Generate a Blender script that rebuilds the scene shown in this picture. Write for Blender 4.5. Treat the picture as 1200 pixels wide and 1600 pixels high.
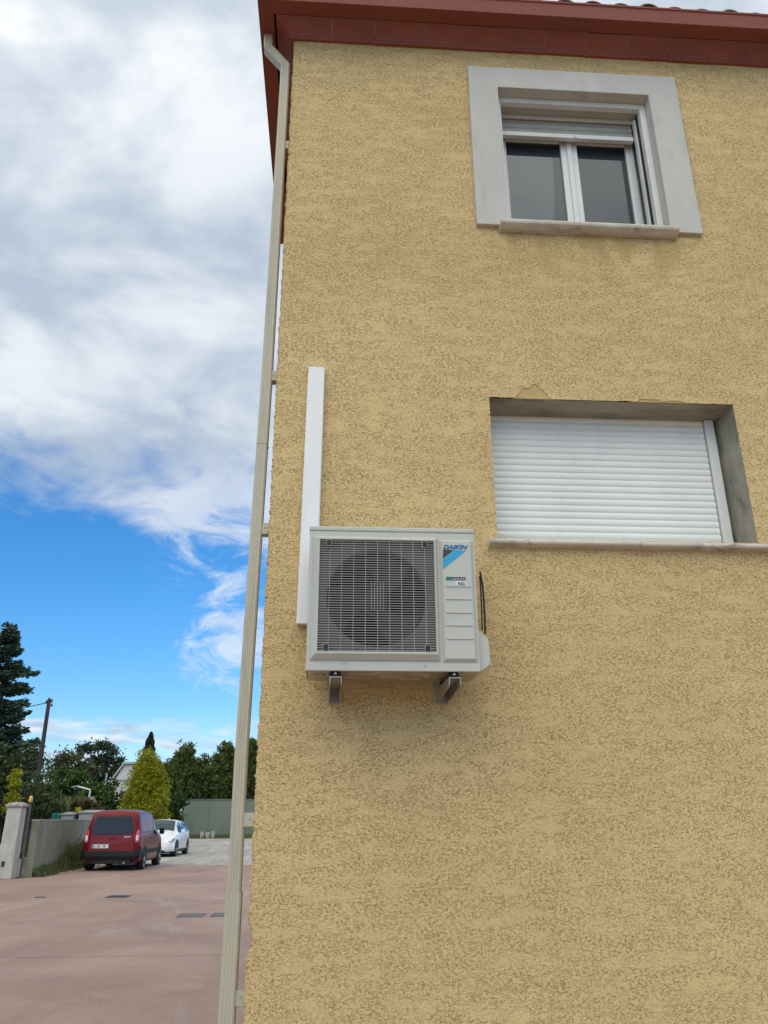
import bpy, bmesh, math, random
import numpy as np
from mathutils import Vector, Matrix
R = math.radians
random.seed(7)
rng = np.random.default_rng(11)
scene = bpy.context.scene
col = scene.collection
for o in list(bpy.data.objects):
    bpy.data.objects.remove(o)

# ------------------------------------------------------------------ camera
EYE = Vector((0.0, -4.2, 1.5))
FOC = 1238.0
M = Matrix(((0.997867967, 0.062043948, -0.020250139),
            (-0.065168911, 0.930393084, -0.360723888),
            (-0.003540145, 0.361274492, 0.932452792)))   # columns: right, forward, up
cd = bpy.data.cameras.new('camera')
cam = bpy.data.objects.new('camera', cd)
col.objects.link(cam)
rx, fw, up = M.col[0], M.col[1], M.col[2]
cam.matrix_world = Matrix(((rx[0], up[0], -fw[0], EYE[0]), (rx[1], up[1], -fw[1], EYE[1]),
                           (rx[2], up[2], -fw[2], EYE[2]), (0, 0, 0, 1)))
cd.sensor_fit = 'VERTICAL'
cd.sensor_height = 36.0
cd.lens = FOC / 1600.0 * 36.0
cd.clip_start = 0.05
cd.clip_end = 5000
scene.camera = cam


def ray(px, py):
    return M @ Vector(((px - 600) / FOC, 1.0, -(py - 800) / FOC))


def P(px, py, Y):
    "world point of the survey sighting (px,py) on the vertical plane y=Y"
    v = ray(px, py)
    return EYE + v * ((Y - EYE[1]) / v[1])


def G(px, py, Z=0.0):
    v = ray(px, py)
    return EYE + v * ((Z - EYE[2]) / v[2])


# ------------------------------------------------------------------ world
SUN_EL, SUN_AZ = R(38), R(200)      # azimuth clockwise from +Y
w = bpy.data.worlds.new('World')
scene.world = w
w.use_nodes = True
nt = w.node_tree
for n in list(nt.nodes):
    nt.nodes.remove(n)


class NB:
    "tiny node-graph builder"
    def __init__(s, nt):
        s.nt = nt

    def n(s, typ, **kw):
        nd = s.nt.nodes.new(typ)
        ins = kw.pop('ins', {})
        for k, v in kw.items():
            setattr(nd, k, v)
        for k, v in ins.items():
            s.set(nd.inputs[k], v)
        return nd

    def set(s, sock, v):
        if isinstance(v, bpy.types.NodeSocket):
            s.nt.links.new(v, sock)
        elif isinstance(v, bpy.types.Node):
            s.nt.links.new(v.outputs[0], sock)
        else:
            if isinstance(v, (tuple, list)) and len(v) == 3 and sock.type == 'RGBA':
                v = (*v, 1)
            sock.default_value = v

    def math(s, op, a, b=0.0, c=None, clamp=False):
        nd = s.nt.nodes.new('ShaderNodeMath')
        nd.operation = op
        nd.use_clamp = clamp
        s.set(nd.inputs[0], a)
        s.set(nd.inputs[1], b)
        if c is not None:
            s.set(nd.inputs[2], c)
        return nd.outputs[0]

    def mix(s, f, a, b, blend='MIX'):
        nd = s.nt.nodes.new('ShaderNodeMix')
        nd.data_type = 'RGBA'
        nd.blend_type = blend
        s.set(nd.inputs[0], f)
        s.set(nd.inputs[6], a)
        s.set(nd.inputs[7], b)
        return nd.outputs[2]

    def smooth(s, v, a, b, lo=0.0, hi=1.0):
        nd = s.nt.nodes.new('ShaderNodeMapRange')
        nd.interpolation_type = 'SMOOTHSTEP'
        s.set(nd.inputs[0], v)
        for i, x in enumerate((a, b, lo, hi)):
            s.set(nd.inputs[i + 1], x)
        return nd.outputs[0]

    def noise(s, vec, scale, detail=2.0, rough=0.5, dist=0.0, lac=2.0):
        nd = s.nt.nodes.new('ShaderNodeTexNoise')
        s.set(nd.inputs['Vector'], vec)
        s.set(nd.inputs['Scale'], scale)
        s.set(nd.inputs['Detail'], detail)
        s.set(nd.inputs['Roughness'], rough)
        s.set(nd.inputs['Distortion'], dist)
        s.set(nd.inputs['Lacunarity'], lac)
        return nd.outputs[0]

    def map(s, vec, scale=(1, 1, 1), loc=(0, 0, 0), rot=(0, 0, 0)):
        nd = s.nt.nodes.new('ShaderNodeMapping')
        s.set(nd.inputs['Vector'], vec)
        nd.inputs['Scale'].default_value = scale
        nd.inputs['Location'].default_value = loc
        nd.inputs['Rotation'].default_value = rot
        return nd.outputs[0]


def bump_sky():
    b = NB(nt)
    out = b.n('ShaderNodeOutputWorld')
    bg = b.n('ShaderNodeBackground')
    sky = b.n('ShaderNodeTexSky', sky_type='NISHITA', sun_disc=False, sun_elevation=SUN_EL,
              sun_rotation=SUN_AZ, air_density=1.0, dust_density=0.35, ozone_density=2.5)
    blue = b.n('ShaderNodeHueSaturation', ins={'Saturation': 1.25, 'Value': 0.148, 'Color': sky.outputs[0]}).outputs[0]
    tc = b.n('ShaderNodeTexCoord').outputs['Generated']
    sep = b.n('ShaderNodeSeparateXYZ', ins={0: tc})
    z = sep.outputs[2]
    zc = b.math('MAXIMUM', z, 0.02)
    zz = b.math('ADD', zc, 0.10)
    u = b.math('DIVIDE', sep.outputs[0], zz)
    v = b.math('DIVIDE', sep.outputs[1], zz)
    uv = b.n('ShaderNodeCombineXYZ', ins={0: u, 1: v, 2: 0.0}).outputs[0]
    n1 = b.noise(b.map(uv, (1.0, 1.0, 1), (3.1, 1.7, 0)), 1.9, 9, 0.56, 0.35)
    n2 = b.noise(b.map(uv, (1.0, 0.75, 1), (8.3, 4.2, 2)), 4.5, 8, 0.6, 0.6)
    # coverage by height above the horizon
    cr = b.n('ShaderNodeValToRGB', ins={0: z})
    e = cr.color_ramp.elements
    e[0].position, e[0].color = 0.0, (0.42,) * 3 + (1,)
    e[1].position, e[1].color = 1.0, (1.0,) * 3 + (1,)
    for p_, c_ in ((0.045, .50), (0.085, .56), (0.108, .52), (0.13, .17), (0.25, .06), (0.29, .14), (0.34, .42), (0.40, .53), (0.47, .70), (0.60, .88)):
        x = e.new(p_)
        x.color = (c_, c_, c_, 1)
    cov = cr.outputs[0]
    # the loose patch of wisps beside the house
    def patch(az, el, inner, outer, amt):
        c = Vector((math.sin(R(az)) * math.cos(R(el)), math.cos(R(az)) * math.cos(R(el)), math.sin(R(el))))
        nd = b.n('ShaderNodeVectorMath', operation='DOT_PRODUCT')
        b.set(nd.inputs[0], tc)
        nd.inputs[1].default_value = c
        return b.smooth(nd.outputs['Value'], math.cos(R(outer)), math.cos(R(inner)), 0.0, amt)
    cov = b.math('ADD', cov, patch(-6.5, 17.5, 1, 10.5, 0.36))
    cov = b.math('ADD', cov, patch(-7, 11.0, 0.5, 5.5, 0.28))
    cov = b.math('SUBTRACT', cov, patch(-8, 22.5, .5, 3.5, 0.10))
    cov = b.math('ADD', cov, patch(-21, 24, 3, 9, 0.12))
    n5 = b.noise(b.map(tc, (1.0, 1.0, 2.1), (2.2, 6.1, 4), (0, .25, 0)), 14.0, 10, 0.66, 0.9)
    pw = patch(-6, 15, 4, 12, 1.0)
    d0 = b.math('ADD', b.math('MULTIPLY', n1, 0.58), b.math('MULTIPLY', n2, 0.42))
    d1 = b.math('MULTIPLY_ADD', b.math('SUBTRACT', n5, .5), 1.5, .5)
    dm = b.nt.nodes.new('ShaderNodeMix')
    b.set(dm.inputs[0], b.math('MULTIPLY', pw, .85))
    b.set(dm.inputs[2], d0)
    b.set(dm.inputs[3], d1)
    d = dm.outputs[0]
    dens = b.math('ADD', d, b.math('SUBTRACT', cov, 0.5))
    mask = b.smooth(dens, 0.43, b.math('MULTIPLY_ADD', pw, .12, 0.70))
    # lit tops and greyer bellies
    n3 = b.noise(b.map(uv, (1, 1, 1), (1.3, 7.7, 0)), 2.6, 7, 0.55, 0.3)
    g = b.smooth(n3, 0.38, 0.62)
    cloud = b.mix(g, (0.40, 0.47, 0.56), (0.72, 0.76, 0.79))
    n4 = b.noise(b.map(uv, (1, 1, 1), (5.3, 2.7, 0)), 1.1, 3, 0.5)
    cloud = b.mix(b.smooth(n4, 0.35, 0.7, 0, 0.4), cloud, (0.37, 0.43, 0.51))
    # the veiled sun lights the cloud round it (behind the viewer)
    dn_ = b.n('ShaderNodeVectorMath', operation='DOT_PRODUCT')
    b.set(dn_.inputs[0], tc)
    dn_.inputs[1].default_value = (math.sin(SUN_AZ) * math.cos(SUN_EL), math.cos(SUN_AZ) * math.cos(SUN_EL), math.sin(SUN_EL))
    gl = b.smooth(dn_.outputs['Value'], -0.15, 0.95)
    cloud = b.mix(1.0, cloud, b.mix(gl, (1.0, 1.0, 1.0), (2.65, 2.36, 1.98)), 'MULTIPLY')
    cloud = b.mix(b.math('MULTIPLY', pw, .7), cloud, (0.72, 0.76, 0.80))
    mask = b.math('MULTIPLY', mask, b.math('MULTIPLY_ADD', pw, -.22, 0.94))
    blue = b.mix(1.0, blue, b.mix(b.smooth(z, 0.0, .33), (0.52, 0.64, 0.80), (.42, .73, .88)), 'MULTIPLY')
    b.set(bg.inputs[0], b.mix(mask, blue, cloud))
    bg.inputs[1].default_value = 1.0
    b.set(out.inputs[0], bg.outputs[0])


bump_sky()

# ------------------------------------------------------------------ sun (veiled by cloud)
sd = bpy.data.lights.new('sun', 'SUN')
sd.energy = 0.5
sd.angle = R(60)
sd.color = (1.0, 0.92, 0.80)
sun = bpy.data.objects.new('sun', sd)
col.objects.link(sun)
sdir = Vector((math.sin(SUN_AZ) * math.cos(SUN_EL), math.cos(SUN_AZ) * math.cos(SUN_EL), math.sin(SUN_EL)))
sun.rotation_euler = sdir.to_track_quat('Z', 'Y').to_euler()

scene.view_settings.view_transform = 'Standard'
scene.view_settings.look = 'None'
scene.view_settings.gamma = 1.0
scene.view_settings.exposure = 0.34
scene.render.resolution_x = 768
scene.render.resolution_y = 1024


# ------------------------------------------------------------------ helpers
def thing(name, label, cat, loc=(0, 0, 0), rotz=0.0, group=None):
    o = bpy.data.objects.new(name, None)
    col.objects.link(o)
    o.location = loc
    o.rotation_euler = (0, 0, rotz)
    o.empty_display_size = 0.2
    tag(o, label, cat, group)
    return o


def tag(o, label, cat, group=None, kind=None):
    o['label'] = label
    o['category'] = cat
    if group:
        o['group'] = group
    if kind:
        o['kind'] = kind
    return o


class MB:
    def __init__(s):
        s.v = []
        s.f = []
        s.sm = []

    def add(s, vs, fs, smooth=False):
        b = len(s.v)
        s.v += [tuple(x) for x in vs]
        s.f += [tuple(i + b for i in f) for f in fs]
        s.sm += [smooth] * len(fs)
        return s

    def box(s, x0, x1, y0, y1, z0, z1):
        return s.add([(x0, y0, z0), (x1, y0, z0), (x1, y1, z0), (x0, y1, z0),
                      (x0, y0, z1), (x1, y0, z1), (x1, y1, z1), (x0, y1, z1)],
                     [(0, 3, 2, 1), (4, 5, 6, 7), (0, 1, 5, 4), (1, 2, 6, 5), (2, 3, 7, 6), (3, 0, 4, 7)])

    def obox(s, c, ax, hx, hy, hz):
        "box about centre c with axes ax (3 vectors)"
        vs = []
        for sz in (-1, 1):
            for sx, sy in ((-1, -1), (1, -1), (1, 1), (-1, 1)):
                vs.append(Vector(c) + ax[0] * hx * sx + ax[1] * hy * sy + ax[2] * hz * sz)
        return s.add(vs, [(0, 3, 2, 1), (4, 5, 6, 7), (0, 1, 5, 4), (1, 2, 6, 5), (2, 3, 7, 6), (3, 0, 4, 7)])

    def prism(s, pts, axis, a, b):
        "pts: 2D outline, extruded along axis ('x','y','z') from a to b"
        def mk(p, t):
            if axis == 'x':
                return (t, p[0], p[1])
            if axis == 'y':
                return (p[0], t, p[1])
            return (p[0], p[1], t)
        n = len(pts)
        vs = [mk(p, a) for p in pts] + [mk(p, b) for p in pts]
        fs = [tuple(range(n))[::-1], tuple(range(n, 2 * n))]
        fs += [(i, (i + 1) % n, (i + 1) % n + n, i + n) for i in range(n)]
        return s.add(vs, fs)

    def tube(s, pts, r, n=8, smooth=True, r1=None, caps=True):
        pts = [Vector(p) for p in pts]
        k = len(pts)
        vs = []
        for i, p in enumerate(pts):
            t = (pts[min(i + 1, k - 1)] - pts[max(i - 1, 0)]).normalized()
            a = Vector((0, 0, 1)) if abs(t.z) < .9 else Vector((1, 0, 0))
            e1 = t.cross(a).normalized()
            e2 = t.cross(e1)
            rr = r if r1 is None else r + (r1 - r) * i / (k - 1)
            for j in range(n):
                q = 2 * math.pi * j / n
                vs.append(p + e1 * rr * math.cos(q) + e2 * rr * math.sin(q))
        fs = []
        for i in range(k - 1):
            for j in range(n):
                j2 = (j + 1) % n
                fs.append((i * n + j, i * n + j2, (i + 1) * n + j2, (i + 1) * n + j))
        s.add(vs, fs, smooth)
        if caps:
            s.add([vs[j] for j in range(n)], [tuple(range(n))[::-1]])
            s.add([vs[(k - 1) * n + j] for j in range(n)], [tuple(range(n))])
        return s

    def ring(s, prof, c, n=24, axis='y', smooth=True, closed=False):
        "lathe prof [(r, t)] about an axis through c"
        vs = []
        for r, t in prof:
            for j in range(n):
                q = 2 * math.pi * j / n
                a, b_ = r * math.cos(q), r * math.sin(q)
                if axis == 'y':
                    vs.append((c[0] + a, c[1] + t, c[2] + b_))
                elif axis == 'x':
                    vs.append((c[0] + t, c[1] + a, c[2] + b_))
                else:
                    vs.append((c[0] + a, c[1] + b_, c[2] + t))
        fs = []
        for i in range(len(prof) - 1):
            for j in range(n):
                j2 = (j + 1) % n
                fs.append((i * n + j, i * n + j2, (i + 1) * n + j2, (i + 1) * n + j))
        return s.add(vs, fs, smooth)


def wloc(parent):
    l = Vector((0, 0, 0))
    while parent is not None:
        l += parent.location
        parent = parent.parent
    return l


def obj(name, mb, mat, parent=None, local=False, bevel=0, label=None, origin=None, seg=2, recalc=True, kind=None):
    me = bpy.data.meshes.new(name)
    off = Vector((0, 0, 0)) if local else wloc(parent)
    if origin is not None:
        off = Vector(origin)
    V = [(p[0] - off[0], p[1] - off[1], p[2] - off[2]) for p in mb.v]
    me.from_pydata(V, [], mb.f)
    me.polygons.foreach_set('use_smooth', mb.sm)
    if recalc:
        bm = bmesh.new()
        bm.from_mesh(me)
        bmesh.ops.recalc_face_normals(bm, faces=bm.faces)
        bm.to_mesh(me)
        bm.free()
    me.materials.append(mat)
    o = bpy.data.objects.new(name, me)
    col.objects.link(o)
    if parent is not None:
        o.parent = parent
        if origin is not None:
            o.location = Vector(origin) - wloc(parent)
    elif origin is not None:
        o.location = origin
    if bevel:
        m = o.modifiers.new('bevel', 'BEVEL')
        m.width = bevel
        m.segments = seg
        m.limit_method = 'ANGLE'
        m.angle_limit = R(40)
    if label:
        o['label'] = label
    if kind:
        o['kind'] = kind
    return o


def text(name, s, size, loc, mat, parent, rot=(R(90), 0, 0), shear=0.0, offset=0.0, extrude=0.0008, sx=1.0, label=None):
    cu = bpy.data.curves.new(name, 'FONT')
    cu.body = s
    cu.size = size
    cu.shear = shear
    cu.offset = offset
    cu.extrude = extrude
    t = bpy.data.objects.new(name, cu)
    col.objects.link(t)
    bpy.context.view_layer.update()
    me = bpy.data.meshes.new_from_object(t)
    bpy.data.objects.remove(t)
    me.materials.clear()
    me.materials.append(mat)
    o = bpy.data.objects.new(name, me)
    col.objects.link(o)
    o.parent = parent
    o.location = Vector(loc)
    o.rotation_euler = rot
    o.scale = (sx, 1, 1)
    if label:
        o['label'] = label
    return o


# ------------------------------------------------------------------ materials
def mat(name, color, rough=0.6, metal=0.0, spec=0.5, var=0.0, vscale=4.0, bump=0.0, bscale=60.0, coat=0.0, stretch=(1, 1, 1), dirt=None, dscale=3.0, damt=0.5):
    m = bpy.data.materials.new(name)
    m.use_nodes = True
    t = m.node_tree
    b = NB(t)
    p = t.nodes['Principled BSDF']
    p.inputs['Roughness'].default_value = rough
    p.inputs['Metallic'].default_value = metal
    p.inputs['Specular IOR Level'].default_value = spec
    p.inputs['Coat Weight'].default_value = coat
    p.inputs['Coat Roughness'].default_value = 0.05
    tc = b.n('ShaderNodeTexCoord').outputs['Object']
    vec = b.map(tc, stretch)
    c = (*color, 1)
    src = c
    if var > 0:
        n = b.noise(vec, vscale, 6, 0.6)
        lo = tuple(x * (1 - var) for x in color)
        hi = tuple(min(1, x * (1 + var)) for x in color)
        src = b.mix(b.smooth(n, .3, .7), lo, hi)
    if dirt:
        n = b.noise(b.map(vec, (1, 1, 1), (3, 5, 9)), dscale, 8, 0.65, 0.4)
        src = b.mix(b.smooth(n, .5, .75, 0, damt), src, dirt)
    b.set(p.inputs['Base Color'], src)
    if bump > 0:
        n = b.noise(vec, bscale, 4, 0.6)
        bn = b.n('ShaderNodeBump', ins={'Strength': bump, 'Distance': 0.01, 'Height': n})
        b.set(p.inputs['Normal'], bn.outputs[0])
    return m


def stucco_mat(name, base, crev, scale=84.0, amt=1.0):
    "crushed roughcast render: flat-topped plateaus broken by short wormlike crevices"
    m = bpy.data.materials.new(name)
    m.use_nodes = True
    t = m.node_tree
    b = NB(t)
    p = t.nodes['Principled BSDF']
    p.inputs['Roughness'].default_value = 0.9
    p.inputs['Specular IOR Level'].default_value = 0.2
    tc = b.n('ShaderNodeTexCoord').outputs['Object']
    wob = b.n('ShaderNodeTexNoise', ins={'Vector': tc, 'Scale': 30.0, 'Detail': 2.0})
    vm = b.n('ShaderNodeVectorMath', operation='MULTIPLY_ADD')
    b.set(vm.inputs[0], wob.outputs['Color'])
    vm.inputs[1].default_value = (0.016,) * 3
    b.set(vm.inputs[2], tc)
    vec = b.map(vm.outputs[0], (0.66, 0.9, 1.08))
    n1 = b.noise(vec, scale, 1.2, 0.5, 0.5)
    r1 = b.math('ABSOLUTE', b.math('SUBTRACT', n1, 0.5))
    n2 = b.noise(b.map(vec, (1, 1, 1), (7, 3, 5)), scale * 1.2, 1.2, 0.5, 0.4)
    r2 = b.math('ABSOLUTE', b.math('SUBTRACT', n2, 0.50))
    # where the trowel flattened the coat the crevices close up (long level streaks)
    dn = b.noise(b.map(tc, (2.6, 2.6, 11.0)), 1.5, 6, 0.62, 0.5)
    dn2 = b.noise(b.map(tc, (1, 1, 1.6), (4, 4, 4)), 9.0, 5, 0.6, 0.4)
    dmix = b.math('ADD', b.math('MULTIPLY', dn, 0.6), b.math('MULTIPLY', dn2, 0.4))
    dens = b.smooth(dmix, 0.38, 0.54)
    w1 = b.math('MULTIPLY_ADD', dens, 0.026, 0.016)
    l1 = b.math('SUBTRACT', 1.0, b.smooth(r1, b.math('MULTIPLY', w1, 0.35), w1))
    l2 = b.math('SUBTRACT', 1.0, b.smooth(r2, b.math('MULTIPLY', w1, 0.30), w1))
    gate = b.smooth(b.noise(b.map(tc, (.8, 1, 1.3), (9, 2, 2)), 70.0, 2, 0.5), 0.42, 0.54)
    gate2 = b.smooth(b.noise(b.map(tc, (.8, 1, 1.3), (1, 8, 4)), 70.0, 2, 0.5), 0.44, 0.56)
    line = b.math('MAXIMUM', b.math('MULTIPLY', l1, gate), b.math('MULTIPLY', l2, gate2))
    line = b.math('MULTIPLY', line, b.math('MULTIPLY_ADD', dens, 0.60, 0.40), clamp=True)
    big = b.noise(b.map(tc, (0.6, 1, 0.9), (2, 2, 2)), 1.2, 6, 0.55)
    bc = b.mix(b.smooth(big, .3, .7), tuple(x * .93 for x in base), tuple(x * 1.06 for x in base))
    fine = b.noise(tc, 220.0, 2, 0.5)
    bc = b.mix(b.smooth(fine, .3, .7, 0, .35), bc, tuple(x * .86 for x in base))
    # rain-washed stain below the upper sill, faint run marks elsewhere
    sp_ = b.n('ShaderNodeSeparateXYZ', ins={0: tc})
    mx_ = b.math('MULTIPLY', b.smooth(sp_.outputs[0], -3.50, -3.38), b.smooth(sp_.outputs[0], -2.10, -2.26))
    mz_ = b.math('MULTIPLY', b.smooth(sp_.outputs[2], 4.72, 5.10), b.smooth(sp_.outputs[2], 5.24, 5.20))
    sn = b.noise(b.map(tc, (1, 1, .35), (6, 1, 2)), 7.0, 6, .65, .5)
    st = b.math('MULTIPLY', b.math('MULTIPLY', mx_, mz_), b.smooth(sn, .42, .62, 0, .75))
    bc = b.mix(st, bc, (0.46, 0.31, 0.125))
    rn = b.noise(b.map(tc, (1, 1, .10), (3, 3, 8)), 5.0, 6, .6, .2)
    bc = b.mix(b.smooth(rn, .56, .74, 0, .22), bc, (0.44, 0.33, 0.18))
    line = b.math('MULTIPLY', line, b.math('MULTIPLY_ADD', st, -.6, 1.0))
    b.set(p.inputs['Base Color'], b.mix(b.math('MULTIPLY', line, 0.80 * amt), bc, crev))  # darker crevice tone: trapped dirt plus groove self-shadow painted into the colour
    h = b.math('MULTIPLY_ADD', line, -1.0, b.math('MULTIPLY', fine, 0.12))
    h = b.math('ADD', h, b.math('MULTIPLY', dn2, 0.25))
    bn = b.n('ShaderNodeBump', ins={'Strength': 0.9, 'Distance': 0.003, 'Height': h})
    b.set(p.inputs['Normal'], bn.outputs[0])
    return m


def leaf_mat(name, c1, c2, trans=0.25, rough=0.6):
    m = bpy.data.materials.new(name)
    m.use_nodes = True
    t = m.node_tree
    b = NB(t)
    p = t.nodes['Principled BSDF']
    p.inputs['Roughness'].default_value = rough
    p.inputs['Specular IOR Level'].default_value = 0.25
    gi = b.n('ShaderNodeNewGeometry')
    tc = b.n('ShaderNodeTexCoord').outputs['Object']
    n = b.noise(tc, 0.9, 4, 0.6)
    f = b.math('ADD', b.math('MULTIPLY', gi.outputs['Random Per Island'], 0.55), b.smooth(n, .3, .7, 0, .45))
    c = b.mix(f, c1, c2)
    b.set(p.inputs['Base Color'], c)
    tr = b.n('ShaderNodeBsdfTranslucent', ins={'Color': c})
    mx = b.n('ShaderNodeMixShader', ins={0: trans})
    t.links.new(p.outputs[0], mx.inputs[1])
    t.links.new(tr.outputs[0], mx.inputs[2])
    t.links.new(mx.outputs[0], t.nodes['Material Output'].inputs[0])
    return m


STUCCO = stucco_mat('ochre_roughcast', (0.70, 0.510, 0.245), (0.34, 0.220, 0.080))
M_ = dict(
    clay=mat('red_clay', (0.26, 0.070, 0.047), 0.55, var=0.12, vscale=3, dirt=(0.30, 0.19, 0.16), dscale=2.2, damt=0.35),
    gutter=mat('red_gutter', (0.225, 0.060, 0.040), 0.6, spec=.25, var=0.06, vscale=2),
    surround=mat('surround_stone', (0.55, 0.525, 0.465), 0.85, var=0.07, vscale=2.5, bump=0.25, bscale=160, dirt=(0.27, 0.26, 0.25), dscale=3.6, damt=0.6, stretch=(1, 1, .4)),
    sill=mat('sill_stone', (0.58, 0.53, 0.43), 0.8, var=0.14, vscale=8, bump=0.4, bscale=90, dirt=(0.13, 0.11, 0.085), dscale=9, damt=0.85, stretch=(.6, 1, 1)),
    concrete=mat('bare_concrete', (0.31, 0.285, 0.22), 0.9, var=0.18, vscale=5, bump=0.6, bscale=45, dirt=(0.09, 0.08, 0.065), dscale=4.5, damt=0.85, stretch=(.5, 1.6, .8)),
    pvc=mat('white_pvc', (0.72, 0.71, 0.67), 0.35, var=0.03, dirt=(0.45, 0.44, 0.42), dscale=5, damt=0.3),
    shutter=mat('white_shutter', (0.78, 0.77, 0.715), 0.42, var=0.03, vscale=3, dirt=(0.52, 0.52, 0.50), dscale=2.5, damt=0.35, stretch=(1, 1, .4)),
    shutgrey=mat('grey_shutter', (0.36, 0.345, 0.31), 0.5, var=0.08, dirt=(0.2, 0.18, 0.15), dscale=4, damt=0.5),
    pipe=mat('sand_pipe', (0.47, 0.425, 0.31), 0.45, var=0.05, vscale=2, dirt=(0.24, 0.22, 0.17), dscale=5, damt=0.4, stretch=(3, 3, .35)),
    ac=mat('ac_ivory', (0.50, 0.49, 0.425), 0.42, var=0.03, vscale=3, dirt=(.36, .33, .27), dscale=6, damt=.28, stretch=(1, 1, .3)),
    slat=mat('grille_slat_shaded', (0.38, 0.37, 0.32), 0.45),  # casing plastic, with the shade of the recess put into its colour
    acb=mat('ac_under', (0.42, 0.38, 0.30), 0.28, metal=0.5, var=0.1, vscale=8),
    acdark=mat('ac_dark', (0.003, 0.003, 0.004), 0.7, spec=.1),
    fan=mat('fan_plastic', (0.018, 0.018, 0.026), 0.45, spec=.3),
    black=mat('black_rubber', (0.012, 0.012, 0.013), 0.6),
    steel=mat('galvanised', (0.42, 0.40, 0.36), 0.45, metal=0.6, var=0.1, vscale=20),
    zinc=mat('bright_bolt', (0.75, 0.75, 0.75), 0.25, metal=1.0),
    lblue=mat('badge_blue', (0.008, 0.12, 0.28), 0.4),
    cyan=mat('badge_cyan', (0.02, 0.33, 0.56), 0.4),
    lblack=mat('badge_black', (0.02, 0.03, 0.035), 0.4),
    lgreen=mat('badge_green', (0.01, 0.16, 0.12), 0.4),
    lwhite=mat('badge_white', (0.75, 0.77, 0.76), 0.4),
    trunk_pvc=mat('trunking_pvc', (0.80, 0.79, 0.76), 0.35, var=0.02, vscale=6, dirt=(.55, .53, .48), dscale=9, damt=.3, stretch=(2, 2, .3)),
    vanred=mat('van_red', (0.16, 0.0025, 0.005), 0.30, spec=.25, coat=0.12),
    plastic=mat('bumper_plastic', (0.010, 0.010, 0.011), 0.6, spec=.3),
    tyre=mat('tyre', (0.014, 0.014, 0.014), 0.8),
    rim=mat('rim', (0.42, 0.42, 0.43), 0.35, metal=0.6),
    carwhite=mat('car_white', (0.78, 0.78, 0.78), 0.3, coat=0.2),
    carglass=mat('car_glass', (0.008, 0.010, 0.013), 0.08, spec=0.32),
    lampred=mat('lamp_red', (0.50, 0.012, 0.015), 0.15, coat=0.8),
    lampwhite=mat('lamp_white', (0.62, 0.58, 0.56), 0.15, coat=0.8),
    plate=mat('number_plate', (0.68, 0.69, 0.68), 0.4),
    plateblue=mat('plate_blue', (0.01, 0.03, 0.25), 0.4),
    bark=mat('bark', (0.060, 0.048, 0.036), 0.9, var=0.3, vscale=6, bump=0.6, bscale=20),
    polewood=mat('pole_wood', (0.060, 0.048, 0.040), 0.9, var=0.25, vscale=4, stretch=(4, 4, .5)),
    palegrey=mat('pale_grey_pole', (0.30, 0.30, 0.27), 0.7, var=0.1),
    whitewall=mat('white_render', (0.60, 0.60, 0.58), 0.9, var=0.08, vscale=.6, dirt=(.35, .35, .34), dscale=.7, damt=.5),
    greenwall=mat('green_wall', (0.150, 0.185, 0.135), 0.9, var=0.10, vscale=.5, bump=.3, bscale=8, dirt=(.10, .12, .10), dscale=.6, damt=.6, stretch=(1, 1, .5)),
    gardenwall=mat('garden_wall', (0.25, 0.25, 0.18), 0.95, var=0.14, vscale=2.2, bump=.8, bscale=24, dirt=(.10, .11, .075), dscale=1.6, damt=.7, stretch=(1, 1, .45)),
    pillar=mat('pillar_render', (0.46, 0.43, 0.375), 0.95, var=0.10, vscale=3, bump=.5, bscale=40, dirt=(.16, .15, .14), dscale=2.2, damt=.7, stretch=(1.4, 1.4, .4)),
    postgrey=mat('post_grey', (0.125, 0.12, 0.115), 0.6, var=.15),
    amber=mat('amber_lens', (0.62, 0.36, 0.03), 0.2, coat=.5),
    teal=mat('teal_sheet', (0.04, 0.22, 0.18), 0.6, var=.3, vscale=8, dirt=(.2, .35, .33), dscale=12),
    greyroof=mat('grey_panel', (0.33, 0.33, 0.33), 0.7, var=.1, vscale=3),
    cast=mat('cast_iron', (0.05, 0.052, 0.052), 0.6, var=.2, vscale=20),
    slab=mat('manhole_grey', (0.115, 0.115, 0.11), 0.8, var=.2, vscale=10),
    block=mat('pale_block', (0.36, 0.33, 0.27), 0.9, var=.15, vscale=6),
    wire=mat('wire', (0.03, 0.03, 0.03), 0.6),
)


def glass_mat():
    m = bpy.data.materials.new('window_glass')
    m.use_nodes = True
    p = m.node_tree.nodes['Principled BSDF']
    p.inputs['Base Color'].default_value = (0.030, 0.034, 0.040, 1)
    p.inputs['Roughness'].default_value = 0.02
    p.inputs['IOR'].default_value = 1.65
    p.inputs['Specular Tint'].default_value = (0.80, 0.90, 1.0, 1)
    return m


M_['glass'] = glass_mat()


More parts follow.
